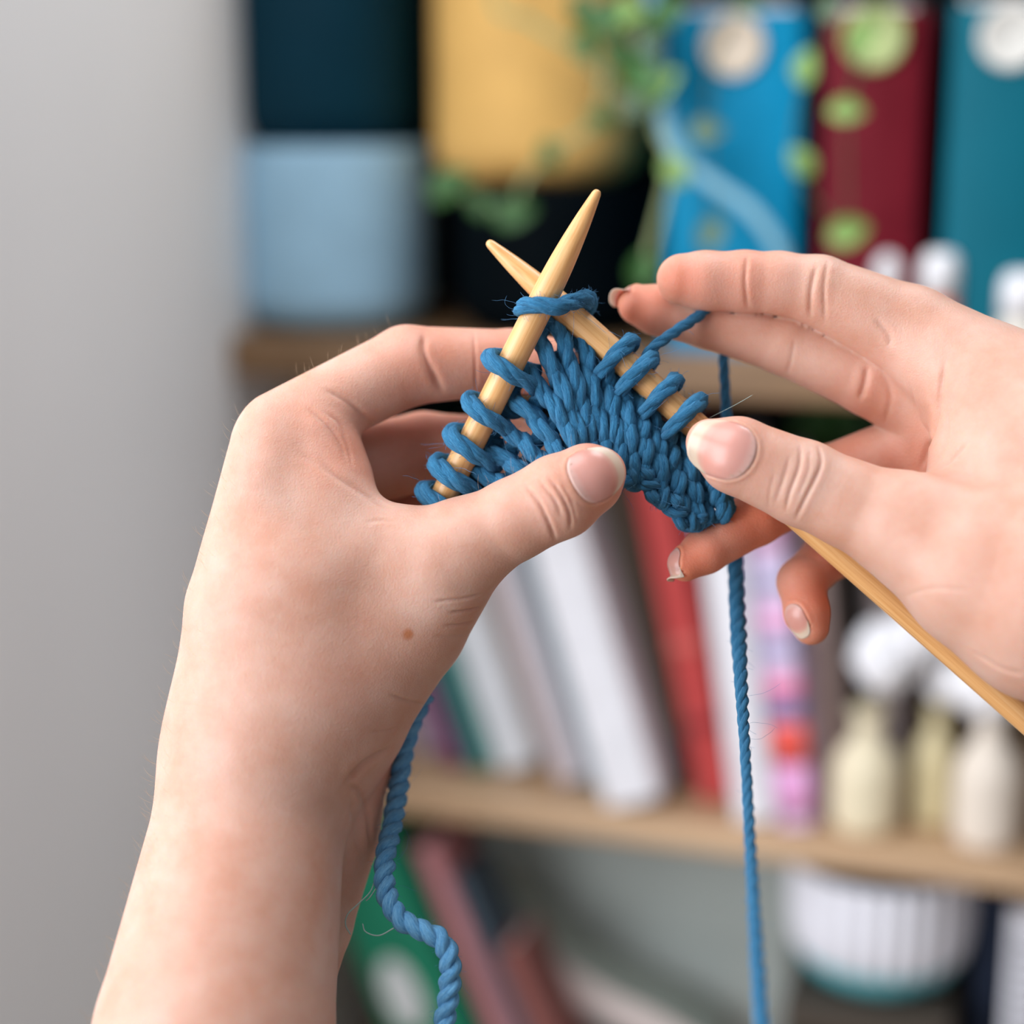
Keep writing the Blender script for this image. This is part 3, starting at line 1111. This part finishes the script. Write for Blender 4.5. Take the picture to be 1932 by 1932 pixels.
def board(z0, z1, m, label):
    o = bm_obj('shelf_board', box_bm(S_WALL, S_END, 0, DEPTH, z0, z1, 0.003), m, None, False)
    put(o, 0, 0, 0)
    tag(o, label, 'shelf', 'wooden boards in the alcove')
    return o


board(Z_LOW_B, Z_LOW, M_BOARD, 'pale wooden shelf board carrying the leaning books and cream bottles')
board(Z_UP_B, Z_UP, M_BOARD2, 'brown rough wooden shelf board under the stacked canisters and box files')
Z_BOT = 0.70
board(Z_BOT - 0.025, Z_BOT, M_BOARD, 'lowest wooden shelf board under the grey storage box')
Z_TOP = 1.60
board(Z_TOP, Z_TOP + 0.03, M_BOARD, 'top wooden shelf board carrying the potted trailing plant')


# ---- canisters
def canister(name, mat, px0, px1, y, zb, h, t, label, lid=False, rc=0.022):
    xc = (px0 + px1) / 2
    s, _, k = S(xc, y, t)
    r = (px1 - px0) / 2 / F * k
    prof = [(0.001, 0)]
    prof += [(r - rc + rc * math.sin(a), rc - rc * math.cos(a)) for a in np.linspace(0.05, math.pi / 2, 8)]
    prof += [(r, h * 0.5), (r, h - 0.004), (r - 0.001, h - 0.001), (r - 0.003, h), (r - 0.006, h - 0.002), (r - 0.006, h * 0.6), (r - 0.008, 0.02), (r - 0.02, 0.006), (0.001, 0.005)]
    V, Fc = lathe(prof, 64)
    root = empty(name)
    mesh_obj('body', V, Fc, mat, root)
    lp = [(0.001, h - 0.006), (r - 0.0075, h - 0.006), (r - 0.0075, h - 0.0015), (r - 0.012, h), (0.001, h)]
    V, Fc = lathe(lp, 64)
    mesh_obj('lid', V, Fc, mat, root)
    put(root, s, t, zb)
    tag(root, label, 'canister', 'canisters on the upper shelf')
    return s, r


h_lb = S(640, 275, 0.012)[1] - Z_UP
canister('canister', plain('pale_blue_tin', (166, 208, 234), 0.6, spec=0.2), 452, 812, 430, Z_UP, h_lb, 0.078, 'pale blue round canister under the dark teal one, beside the grey wall')
canister('canister', plain('dark_teal_tin', (0, 52, 70), 0.6, spec=0.15), 441, 792, 130, Z_UP + h_lb, 0.135, 0.078, 'dark teal round canister stacked on the pale blue one')
h_bk = S(1005, 352, 0.012)[1] - Z_UP
canister('canister', plain('black_tin', (3, 10, 15), 0.7, spec=0.05), 862, 1232, 480, Z_UP, h_bk, 0.085, 'black round canister under the yellow one, behind the needle points')
canister('canister', plain('mustard_tin', (228, 182, 106), 0.6, spec=0.2), 818, 1208, 150, Z_UP + h_bk, 0.135, 0.085, 'mustard yellow round canister stacked on the black one')


# ---- box files
M_PAPER = plain('paper', (232, 226, 222), 0.8, 0.03, 60, 0.2)


def box_file(x0, x1, yc, top_y, color, label, t=0.02, ring=(208, 192, 172), hole_y=85):
    s0, s1 = S(x0, yc, t)[0], S(x1, yc, t)[0]
    w = s1 - s0
    h = S((x0 + x1) / 2, top_y, t)[1] - Z_UP
    root = empty('box_file')
    m = plain('board_%d_%d_%d' % color, color, 0.6, 0.05, 20, spec=0.15)
    d = 0.2
    th = 0.003
    # case: rounded spine, two sides, floor - open at the top
    prof = []
    for a in np.linspace(0, math.pi, 9):
        prof.append((-w / 2 * math.cos(a), -0.006 * math.sin(a)))
    outer = [(-w / 2, d)] + prof + [(w / 2, d)]
    inner = [(w / 2 - th, d), (w / 2 - th, th), (-w / 2 + th, th), (-w / 2 + th, d)]
    ring_ = outer + inner
    V = [(x, y, z) for z in (0, h) for x, y in ring_]
    n = len(ring_)
    bm = bmesh.new()
    vs = [bm.verts.new(v) for v in V]
    for i in range(n):
        j = (i + 1) % n
        bm.faces.new((vs[i], vs[j], vs[j + n], vs[i + n]))
    bm.faces.new(vs[:n][::-1])
    bm.faces.new(vs[n:])
    box_bm(-w / 2 + th, w / 2 - th, th, d, 0, th, bm=bm)
    bm_obj('case', bm, m, root, False)
    bm_obj('papers', box_bm(-w / 2 + th * 1.5, w / 2 - th * 3, 0.012, d - 0.004, th, h + 0.004), M_PAPER, root, False)
    hz = S((x0 + x1) / 2, hole_y, t)[1] - Z_UP
    V, Fc = lathe([(0.001, 0), (0.0145, 0), (0.016, 0.0008), (0.017, 0.002), (0.016, 0.0032), (0.0145, 0.0035), (0.013, 0.0022), (0.001, 0.0022)], 32)
    V = np.stack([V[:, 0], -0.0055 - V[:, 2], V[:, 1] + hz], 1)
    o = mesh_obj('finger_disc', V, Fc, plain('disc_%d' % ring[0], ring, 0.5), root)
    o['label'] = 'pale round finger disc'
    put(root, (s0 + s1) / 2, t, Z_UP)
    tag(root, label, 'box file', 'box files on the upper shelf')


box_file(1262, 1508, 330, 22, (0, 134, 178), 'bright blue box file with a cream disc, beside the mustard canister', hole_y=88)
box_file(1548, 1738, 330, 22, (110, 18, 34), 'dark red box file standing between the blue and teal files', ring=(176, 190, 126), hole_y=72)
box_file(1782, 2010, 330, 8, (0, 96, 114), 'teal box file at the far right of the upper shelf', ring=(206, 204, 198), hole_y=70)

# ---- small paint bottles
def paint_bottle(x, ytop, wpx, color, label, t=0.016):
    s, zt, k = S(x, ytop, t)
    r = wpx / 2 / F * k
    h = zt - Z_UP
    hc = min(0.024, h * 0.5)
    root = empty('paint_bottle')
    V, Fc = lathe([(0.001, 0), (r * 0.9, 0), (r, 0.003), (r, h - hc - 0.008), (r * 0.92, h - hc - 0.003), (r * 0.7, h - hc), (0.001, h - hc)], 32)
    mesh_obj('bottle_body', V, Fc, plain('paint_%d_%d' % color[:2], color, 0.4), root)
    V, Fc = lathe([(0.001, h - hc), (r * 0.95, h - hc), (r * 0.95, h - 0.008), (r * 0.8, h - 0.002), (r * 0.5, h), (0.001, h)], 32)
    o = mesh_obj('cap', V, Fc, plain('white_cap', (236, 236, 240), 0.35), root)
    o['label'] = 'rounded white cap'
    put(root, s, t, Z_UP)
    tag(root, label, 'paint bottle', 'white-capped paint bottles')


paint_bottle(1676, 470, 82, (196, 90, 90), 'small white-capped bottle just above the middle of the open hand, before the dark red file', 0.024)
paint_bottle(1776, 474, 76, (214, 104, 62), 'small orange bottle with a white cap, before the teal box file')
paint_bottle(1936, 512, 96, (232, 226, 214), 'wide white bottle cut by the right edge, before the teal box file')


# ---- books
def book(s, t, w, h, d, color, lean, label, group, z, top=None, rough=0.6, bands=(), open_pages=False, name='book'):
    """hard-backed book, spine to the viewer; foot centre at s, leaning left by `lean` degrees"""
    root = empty(name)
    m = plain('cloth_%d_%d_%d' % color, color, rough, 0.08, 40)
    th = min(0.0022, w * 0.16)
    out = [(-w / 2, d)] + [(-w / 2 * math.cos(a), -min(0.004, w * .2) * math.sin(a)) for a in np.linspace(0, math.pi, 9)] + [(w / 2, d), (w / 2 - th, d), (w / 2 - th, 0.002), (-w / 2 + th, 0.002), (-w / 2 + th, d)]
    n = len(out)
    bm = bmesh.new()
    vs = [bm.verts.new((x, y, zz)) for zz in (0, h) for x, y in out]
    for i in range(n):
        j = (i + 1) % n
        bm.faces.new((vs[i], vs[j], vs[j + n], vs[i + n]))
    bm.faces.new(vs[:n][::-1])
    bm.faces.new(vs[n:])
    bm_obj('cover', bm, m, root, False)
    bm_obj('pages', box_bm(-w / 2 + th, w / 2 - th, 0.003, d - 0.004, 0.003, h - 0.003), M_PAPER, root, False)
    for z0, z1, c in bands:
        bx = [(-w / 2 * math.cos(a) * 1.01, -min(0.004, w * .2) * math.sin(a) - 0.0004) for a in np.linspace(0.05, math.pi - 0.05, 9)]
        V = [(x, y, zz) for zz in (z0 * h, z1 * h) for x, y in bx] + [(x, y + 0.0006, zz) for zz in (z0 * h, z1 * h) for x, y in bx]
        k = len(bx)
        Fc = []
        for o_ in (0, 2 * k):
            Fc += [(o_ + i, o_ + i + 1, o_ + k + i + 1, o_ + k + i) for i in range(k - 1)]
        for i in range(k - 1):
            Fc += [(i, 2 * k + i, 2 * k + i + 1, i + 1), (k + i, k + i + 1, 3 * k + i + 1, 3 * k + i)]
        o = mesh_obj('spine_label', np.array(V), np.array(Fc), plain('print_%d_%d_%d' % c, c, 0.5), root)
    a = math.radians(lean)
    s = s - w / 2 * math.sin(a) * math.tan(a)
    put(root, s, t, z + w / 2 * math.sin(abs(a)) + 0.0003, lean=-a)
    tag(root, label, 'book', group)
    return root


G1 = 'books leaning on the lower shelf'
rows = [  # px of the foot, foot y, width px, lean, height m, colour, label, bands
    (815, 1425, 50, 20.5, .21, (176, 160, 176), 'mauve grey book leftmost in the leaning row', ()),
    (866, 1450, 40, 20.5, .21, (118, 58, 104), 'thin purple book second in the leaning row', ()),
    (912, 1456, 40, 20.0, .22, (22, 122, 116), 'teal green book between the purple one and a white one', ()),
    (976, 1458, 78, 19.5, .215, (226, 230, 236), 'white book beside the teal green one', ()),
    (1034, 1440, 30, 19.5, .20, (226, 176, 98), 'thin yellow ochre book in the leaning row', ()),
    (1082, 1480, 56, 19.0, .215, (206, 196, 202), 'pale greyish pink book right of the yellow one', ()),
    (1125, 1492, 24, 19.0, .22, (128, 146, 156), 'very thin blue grey book against the widest white book', ()),
    (1198, 1528, 104, 17.2, .225, (232, 232, 238), 'widest bright white book, its foot at the shelf edge', ()),
    (1273, 1492, 40, 15.2, .22, (86, 74, 62), 'dark brown book right of the widest white book', ((.06, .16, (40, 36, 36)),)),
    (1345, 1510, 64, 12.6, .225, (186, 64, 62), 'worn red book leaning over the hanging strand', ((.42, .46, (206, 96, 88)), (.2, .24, (150, 40, 44)))),
    (1428, 1552, 76, 8.6, .225, (228, 228, 234), 'white book just right of the hanging strand', ()),
    (1505, 1562, 62, 7.4, .215, (214, 190, 222), 'pink and lilac patterned book with a red patch near its foot', ((.03, .17, (226, 160, 210)), (.18, .30, (232, 84, 72)), (.31, .36, (110, 110, 160)), (.37, .43, (236, 130, 170)), (.5, .54, (176, 180, 214)), (.56, .62, (240, 178, 218)), (.68, .73, (184, 186, 216)), (.80, .98, (236, 180, 220)))),
    (1562, 1530, 40, 6.4, .19, (196, 174, 168), 'dusty pink book right of the patterned one', ()),
    (1606, 1500, 26, 6.0, .20, (28, 34, 34), 'slim black book behind the tallest cream bottle', ()),
    (1655, 1485, 52, 5.0, .20, (176, 162, 162), 'greyish mauve book behind the cream bottles', ()),
]
prev = -1
for px, py, wp, lean, h, c, lab, bands in rows:
    # depth of the foot on the board
    t = 0.004
    for _ in range(40):
        if S(px, py, t)[1] > Z_LOW:
            t += 0.004
        else:
            break
    # foot meets the board top at this direction
    best = min(np.arange(0.003, 0.14, 0.002), key=lambda q: abs(S(px, py, q)[1] - Z_LOW))
    t = float(best)
    s, _, k = S(px, py, t)
    w = wp / F * k * 1.04
    s = max(s, prev + w / 2 / math.cos(math.radians(lean)))
    prev = s + w / 2 / math.cos(math.radians(lean)) + 0.0004
    book(s, t, w, h, min(0.15 if px < 1400 else 0.09, DEPTH - t - 0.01), c, lean, lab, G1, Z_LOW, bands=bands)

# ---- lower compartment
GB = 'books and folders leaning on the lowest shelf'


low_prev = [-9]


def low_book(px, py, wp, lean, h, c, lab, t, name='book', bands=()):
    s, z, k = S(px, py, t)
    a = math.radians(lean)
    # the measured direction is met by the spine at height z; slide the foot along the lean
    sf = s + (z - Z_BOT) * math.tan(a)
    hw = wp / F * k / 2
    sf = max(sf, low_prev[0] + hw)
    low_prev[0] = sf + hw + 0.0006
    book(sf, t, 2 * hw * math.cos(a), h, 0.058 - t, c, lean, lab, GB, Z_BOT, bands=bands, name=name)


low_book(732, 1760, 180, 23, .27, (12, 128, 96), 'wide green folder with a white oval label, beside the wrist', 0.004, 'folder')
s, z, k = S(757, 1880, -0.004)
V, Fc = lathe([(0.001, 0), (0.9, 0), (1.0, 0.1), (0.9, 0.2), (0.001, 0.2)], 40)
V = np.stack([V[:, 0] * 0.013, -V[:, 2] * 0.004, V[:, 1] * 0.026], 1)
fo = [o for o in bpy.data.objects if o.name.startswith('folder')][0]
lab = mesh_obj('folder_label', V, Fc, plain('white_label', (222, 226, 228), 0.5))
bpy.context.view_layer.update()
lab.parent = fo
lab.matrix_parent_inverse = fo.matrix_world.inverted()
put(lab, s, -0.0022, z, lean=-math.radians(23))
lab['label'] = 'white oval label'
low_book(868, 1760, 46, 23, .27, (190, 128, 132), 'dusty rose book right of the green folder', 0.006)
low_book(905, 1760, 30, 23, .25, (66, 82, 96), 'slate blue book right of the dusty rose one', 0.008)
low_book(955, 1840, 44, 23, .20, (150, 90, 84), 'brick red book beneath the curved white magazine', 0.01)

# floppy white magazine sagging to the right
t = 0.06
pl = [(905, 1690), (960, 1755), (1040, 1830), (1130, 1890), (1240, 1945), (1330, 2000)]
c2 = catmull(np.array([(S(x, y, t)[0], 0, S(x, y, t)[1]) for x, y in pl]), 8)
tg = np.gradient(c2, axis=0)
nr = np.stack([-tg[:, 2], 0 * tg[:, 0], tg[:, 0]], 1)
nr /= np.linalg.norm(nr, axis=1)[:, None]


def sagging(name, lo, hi, y0, y1, mat, parent):
    V, Fc = [], []
    for i, (p, q) in enumerate(zip(c2, nr)):
        for off, yy in ((lo, y0), (hi, y0), (hi, y1), (lo, y1)):
            V.append(p + q * off + np.array([0, yy, 0]))
        if i:
            for k in range(4):
                a, b_ = (i - 1) * 4 + k, (i - 1) * 4 + (k + 1) % 4
                Fc.append((a, b_, b_ + 4, a + 4))
    Fc += [(3, 2, 1, 0), tuple(len(V) - 4 + k for k in range(4))]
    return mesh_obj(name, np.array(V), Fc, mat, parent, False)


root = empty('magazine')
M_COV = plain('grey_green_cover', (170, 180, 172), 0.6)
sagging('pages', -0.010, 0.010, 0, 0.05, plain('magazine_paper', (230, 216, 212), 0.6), root)
for a_, b_ in ((-0.0108, -0.0101), (0.0101, 0.0108)):
    sagging('cover', a_, b_, 0.001, 0.051, M_COV, root)
put(root, 0, t, 0)
tag(root, 'thick magazine with white page edges sagging in a curve before the grey storage box', 'magazine')

# grey storage box
M_BOX = plain('grey_board', (176, 184, 180), 0.75, 0.05, 14)
sx0, sx1 = S(905, 1700, 0.12)[0], S(1500, 1700, 0.12)[0]
zt = S(1200, 1585, 0.12)[1]
root = empty('storage_box')
bm_obj('box_body', box_bm(0, sx1 - sx0, 0, 0.12, 0, zt - Z_BOT - 0.035, 0.003), M_BOX, root, False)
bm_obj('box_lid', box_bm(-0.002, sx1 - sx0 + 0.002, -0.002, 0.122, zt - Z_BOT - 0.035, zt - Z_BOT, 0.003), M_BOX, root, False)
put(root, sx0, 0.122, Z_BOT)
tag(root, 'large grey board storage box on the lowest shelf', 'box')

# dark wooden crate carrying the ribbed bowl
s0, z0, k0 = S(1500, 1890, 0.065)
s1 = S(1805, 1890, 0.065)[0]
zb = S(1665, 1880, 0.03)[1]
root = empty('crate')
bm = box_bm(s0, s1, 0.01, 0.115, 0, zb - Z_BOT, 0.003)
M_CR = wood('dark_wood', (46, 40, 34), (78, 68, 58), (8, 60, 60))
bm_obj('crate_body', bm, M_CR, root, False)
put(root, 0, 0, Z_BOT)
tag(root, 'dark brown wooden crate under the white ribbed bowl', 'crate')

s, z, k = S(1657, 1760, 0.06)
r = 166 / F * k
hb = Z_LOW_B - 0.012 - zb
prof = [(0.001, 0.002), (r * 0.55, 0.0), (r * 0.62, 0.001)]
prof_f = prof + [(r * 0.82, 0.008), (r * 0.95, 0.021), (r * 0.94, 0.0215), (r * 0.5, 0.006), (0.001, 0.005)]
root = empty('bowl')
V, Fc = lathe(prof_f, 72)
o = mesh_obj('bowl_foot', V, Fc, plain('teal_glaze', (86, 164, 172), 0.3), root)
o['label'] = 'teal glazed foot'
pw = [(r * 0.5, 0.0065), (r * 0.935, 0.0212), (r * 0.975, 0.032), (r, 0.045), (r, hb - 0.004), (r * 0.985, hb), (r * 0.965, hb - 0.003), (r * 0.95, 0.045), (r * 0.8, 0.022), (r * 0.4, 0.012), (0.001, 0.012)]
V, Fc = lathe(pw, 216, ribs=26, rib_d=0.03)
mesh_obj('bowl_wall', V, Fc, plain('white_glaze', (224, 224, 232), 0.3), root)
put(root, s, 0.06, zb + 0.0003)
tag(root, 'white ribbed bowl with a teal foot, under the cream bottles', 'bowl')

s, z, k = S(1868, 1800, 0.06)
book(s, 0.06, 46 / F * k, 0.255, 0.17, (14, 30, 54), 0, 'navy blue book right of the ribbed bowl', GB, Z_BOT)
s, z, k = S(1918, 1800, 0.03)
nb = book(s + 0.006, 0.03, 70 / F * k, 0.25, 0.17, (222, 222, 230), 0, 'white spiral notebook right of the navy book', GB, Z_BOT, name='notebook')
bg = Bag()
for i in range(26):
    a = np.linspace(0, 2 * math.pi, 14)
    zz = 0.014 + i * 0.0088
    P = np.stack([0.0055 * np.cos(a) - 0.002, 0.0055 * np.sin(a) - 0.003, zz + 0 * a], 1)
    V, Fc, uv = tube(P, 0.0009, 5, cap=False)
    bg.add(V, Fc, uv)
bg.obj('wire_spiral', plain('grey_wire', (120, 122, 130), 0.3), nb)


# ---- cream bottles with white dried blooms
def cream_bottle(px0, px1, ybot, yshoulder, yneck, ytop, tilt, label, color=(228, 216, 186)):
    xc = (px0 + px1) / 2
    q = min(np.arange(0.02, 0.2, 0.002), key=lambda t_: abs(S(xc, ybot - 8, t_)[1] - Z_LOW))
    s, _, k = S(xc, ybot - 8, q)
    r = (px1 - px0) / 2 / F * k
    t_ = q + r * 0.6
    f = lambda y: S(xc, y, t_)[1] - Z_LOW
    hs, hn, ht = f(yshoulder), f(yneck), f(ytop)
    prof = [(0.001, 0.0), (r * 0.75, 0.0), (r * 0.94, 0.004), (r, 0.012), (r, hs * 0.6), (r * 0.97, hs), (r * 0.72, hs + (hn - hs) * 0.55), (r * 0.42, hn), (r * 0.40, ht - 0.006), (r * 0.50, ht - 0.004), (r * 0.50, ht), (r * 0.36, ht), (r * 0.34, hn), (r * 0.5, hs), (r * 0.85, 0.02), (0.001, 0.008)]
    V, Fc = lathe(catmull(np.array(prof), 4).clip(0.0005), 40)
    root = empty('bottle')
    V[:, 2] = np.maximum(V[:, 2], 0)
    mesh_obj('bottle_body', V, Fc, plain('cream_glaze_%d_%d' % color[:2], color, 0.35), root)
    put(root, s, t_, Z_LOW)
    tag(root, label, 'bottle', 'cream bottles on the lower shelf')
    return s, t_, ht, r


b1 = cream_bottle(1558, 1688, 1612, 1440, 1385, 1335, 0, 'cream bottle nearest the books, leftmost of the three')
b2 = cream_bottle(1712, 1800, 1566, 1420, 1370, 1330, 0, 'slim cream bottle set back between the other two', (216, 202, 160))
b3 = cream_bottle(1790, 1918, 1618, 1450, 1385, 1330, 0, 'cream bottle at the right, near the picture edge', (230, 218, 204))

M_BLOOM = plain('white_petals', (238, 238, 242), 0.8, 0.03, 60, 0.2)
M_STEM = plain('dry_stem', (128, 116, 78), 0.7)


def bloom(base, heads, label):
    s, t_, ht, r = base
    root = empty('dried_flower')
    put(root, s, t_, Z_LOW)
    tag(root, label, 'dried flower', 'white blooms in the cream bottles')
    for (px, py, wpx, hpx) in heads:
        ss, zz, k = S(px, py, t_)
        a = wpx / 2 / F * k
        b_ = hpx / 2 / F * k
        P = catmull(np.array([(0, 0, ht * 0.3), (0.1 * (ss - s), 0, ht), (ss - s, 0, zz - Z_LOW - b_ * 0.3)]), 8)
        V, Fc, uv = tube(P, 0.0011, 6)
        mesh_obj('stem', V, Fc, M_STEM, root)
        bm = bmesh.new()
        bmesh.ops.create_icosphere(bm, subdivisions=5, radius=1.0)
        for v in bm.verts:
            n = v.co.normalized()
            f = 1 + 0.16 * math.sin(n.x * 9 + 1) * math.sin(n.y * 8 + 2) * math.sin(n.z * 9) + 0.05 * math.sin(n.x * 31) * math.sin(n.y * 29 + 1) * math.sin(n.z * 27)
            v.co = Vector((n.x * a * f + ss - s, n.y * a * 0.8 * f, n.z * b_ * f + zz - Z_LOW))
        bm_obj('bloom', bm, M_BLOOM, root)


bloom(b1, [(1668, 1238, 112, 136), (1728, 1200, 104, 100)], 'white fluffy bloom over the bottle nearest the books')
bloom(b2, [(1784, 1272, 84, 110)], 'white fluffy bloom over the slim set-back bottle')
bloom(b3, [(1866, 1292, 150, 126)], 'white fluffy bloom over the right-hand cream bottle')

# ---- trailing plant on the board above
M_LEAF = plain('leaf_green', (52, 94, 42), 0.45, 0.2, 40)
M_LEAF2 = plain('leaf_variegated', (122, 156, 82), 0.5, 0.2, 40)
M_LEAF3 = plain('leaf_grey_green', (88, 112, 86), 0.45, 0.2, 40)
M_VINE = plain('vine_stem', (150, 164, 116), 0.6)
M_STEMD = plain('dark_stem', (70, 84, 50), 0.6)
M_VINE2 = plain('pale_stem', (120, 170, 190), 0.6)
root = empty('trailing_plant')
tp_s = S(1240, 0, 0.05)[0]
put(root, tp_s, 0.07, Z_TOP + 0.03)
tag(root, 'green trailing plant whose leafy stems hang over the canisters and box files', 'plant')
MI = (SHELF_M @ Matrix.Translation((tp_s, 0.07, Z_TOP + 0.03))).inverted()
V, Fc = lathe([(0.001, 0), (0.045, 0), (0.05, 0.004), (0.062, 0.1), (0.065, 0.104), (0.06, 0.104), (0.056, 0.085), (0.001, 0.085)], 40)
mesh_obj('pot', V, Fc, plain('terracotta', (176, 108, 80), 0.7), root)


def hang(x, y, t):
    s, z, k = S(x, y, t)
    return np.array([s - tp_s, t - 0.07, z - Z_TOP - 0.03])


vines = [
    (M_VINE, 0.0022, [(1100, 0, -.012), (1130, 60, -.015), (1180, 130, -.012), (1245, 175, -.012), (1240, 240, -.015), (1265, 300, -.02), (1258, 360, -.02), (1220, 505, -.02)]),
    (M_VINE, 0.0018, [(930, -40, -.004), (1000, 40, -.006), (1080, 90, -.01), (1150, 160, -.012), (1200, 220, -.012)]),
    (M_VINE, 0.0016, [(1180, -40, -.02), (1150, 80, -.02), (1125, 225, -.02), (1040, 285, -.02), (985, 350, -.02), (970, 400, -.02), (850, 355, -.015)]),
    (M_VINE2, 0.0042, [(1235, 60, -.012), (1250, 200, -.016), (1280, 290, -.02), (1350, 350, -.022), (1420, 400, -.024), (1470, 470, -.024), (1500, 560, -.02)]),
    (M_STEMD, 0.0008, [(1560, -40, -.012), (1525, 130, -.016), (1500, 310, -.016), (1590, 440, -.016)]),
    (M_STEMD, 0.0008, [(1640, -40, -.012), (1640, 72, -.016), (1600, 212, -.016), (1600, 440, -.016)]),
    (M_STEMD, 0.0008, [(1380, -40, -.012), (1345, 120, -.014), (1338, 250, -.014), (1345, 440, -.014)]),
]
for m, r, pts in vines:
    P = [hang(*p) for p in pts]
    P = [np.array([P[0][0] * 0.5, -0.097, 0.0]), np.array([P[0][0] * 0.2, 0, 0.10])][::-1] + P
    V, Fc, uv = tube(catmull(np.array(P), 10), r, 8)
    mesh_obj('stem', V, Fc, m, root)


def leaf(p, L, W, ang, m, tilt=0.3, face=0.0):
    nu, nv = 9, 7
    V, Fc = [], []
    for lay in (0, 1):
        for i in range(nu):
            u = i / (nu - 1)
            w = W * (math.sin(math.pi * u ** 0.8) ** 0.75 if 0 < u < 1 else 0.02)
            for j in range(nv):
                v = j / (nv - 1) * 2 - 1
                x = (u - 0.5) * L
                y = v * w / 2
                z = 0.12 * L * (1 - (2 * u - 1) ** 2) + 0.25 * abs(y) - lay * 0.0006
                V.append((x, y, z))
    g = lambda l, i, j: l * nu * nv + i * nv + j
    for i in range(nu - 1):
        for j in range(nv - 1):
            Fc.append((g(0, i, j), g(0, i + 1, j), g(0, i + 1, j + 1), g(0, i, j + 1)))
            Fc.append((g(1, i, j + 1), g(1, i + 1, j + 1), g(1, i + 1, j), g(1, i, j)))
    R = Matrix.Rotation(face, 3, 'Z') @ Matrix.Rotation(math.pi / 2 - tilt, 3, 'X') @ Matrix.Rotation(ang, 3, 'Z')
    V = np.array(V) @ np.array(R).T + p
    return mesh_obj('leaf', V, np.array(Fc), m, root)


leaves = [(1140, 40, 105, 0), (1105, 85, 80, 0), (1185, 25, 80, 1), (1240, 35, 70, 0), (1225, 80, 60, 2), (1215, 150, 110, 0), (1250, 165, 90, 1), (1130, 226, 58, 0), (1036, 288, 62, 0), (850, 352, 95, 0), (972, 402, 85, 0), (905, 385, 60, 0),
          (1522, 128, 72, 1), (1598, 212, 72, 1), (1335, 248, 70, 2), (1275, 318, 75, 1), (1512, 305, 66, 1), (1600, 438, 82, 1), (1345, 440, 72, 2), (1215, 508, 78, 0), (1625, 72, 80, 1), (1095, 20, 70, 0), (1270, 20, 70, 0), (1200, 205, 70, 2), (1165, 105, 80, 0), (1565, 20, 60, 2), (1415, 10, 60, 2)]
for i, (x, y, L, kind) in enumerate(leaves):
    k = S(x, y, -0.02)[2]
    leaf(hang(x, y, -0.022), L / F * k, L * 0.66 / F * k, rng.uniform(0, 3.1), (M_LEAF, M_LEAF2, M_LEAF3)[kind], rng.uniform(0.1, 0.5), rng.uniform(-0.4, 0.4))

# small green plant standing under the upper board, seen through the open hand
root2 = empty('small_plant')
s, z, k = S(1545, 900, 0.2)
put(root2, s, 0.205, Z_LOW)
tag(root2, 'small dark green leafy plant behind the books, seen between thumb and fingers', 'plant')
V, Fc = lathe([(0.001, 0), (0.024, 0), (0.03, 0.06), (0.027, 0.06), (0.026, 0.05), (0.001, 0.05)], 32)
V[:, 2] += 0.0
mesh_obj('pot', V, Fc, plain('dark_pot', (34, 40, 40), 0.6), root2)
for i in range(16):
    px, py = rng.uniform(1480, 1640), rng.uniform(775, 845)
    ss, zz, kk = S(px, py, 0.19)
    p = np.array([ss - s, -0.02 + rng.uniform(-0.012, 0.012), zz - Z_LOW])
    Pp = catmull(np.array([(0, 0, 0.05), (p[0] * 0.4, 0, p[2] * 0.6), p]), 6)
    V, Fc, uv = tube(Pp, 0.0012, 5)
    mesh_obj('stem', V, Fc, M_LEAF, root2)
    root_, root = root, root2
    leaf(p, 0.024, 0.015, rng.uniform(0, 3.1), M_LEAF, rng.uniform(0, 0.8), rng.uniform(-0.8, 0.8))
    root = root_
# ------------------------------------------------------------------ light
w = bpy.data.worlds.new('daylight')
scene.world = w
w.use_nodes = True
w.node_tree.nodes['Background'].inputs[0].default_value = (0.96, 0.985, 1.02, 1)
w.node_tree.nodes['Background'].inputs[1].default_value = 0.24


def daylight(name, loc, aim, sx, sy, power, color=(1.0, 0.975, 0.94)):
    la = bpy.data.lights.new(name, 'AREA')
    la.shape = 'RECTANGLE'
    la.size, la.size_y = sx, sy
    la.energy = power
    la.color = color
    o = bpy.data.objects.new(name, la)
    col.objects.link(o)
    o.location = loc
    o.rotation_euler = (Vector(aim) - Vector(loc)).to_track_quat('-Z', 'Y').to_euler()


daylight('window_daylight', (-1.3, -0.26, 1.48), (0, 0.7, 1.25), 1.0, 1.3, 26, (0.96, 0.985, 1.03))
daylight('added_side_light', (-1.25, 0.6, 1.45), (0, 0.55, 1.28), 0.7, 1.2, 5.5, (0.96, 0.985, 1.03))  # lateral lamp added to model the hands; no second window known
daylight('added_shelf_fill', (-0.4, 0.45, 2.1), (0, 0.85, 1.25), 0.6, 0.6, 5, (0.97, 0.985, 1.02))  # added fill from above for shelf and hand tops; no pendant known
daylight('added_wall_fill', (0.35, 0.85, 2.2), (-0.3, 0.85, 1.2), 0.4, 0.4, 5.0, (0.98, 0.98, 1.0))  # added to brighten the left wall; no fitting known there

scene.view_settings.view_transform = 'Standard'
scene.view_settings.look = 'None'
scene.view_settings.exposure = 0.3
scene.view_settings.gamma = 1.0
scene.view_settings.use_curve_mapping = False
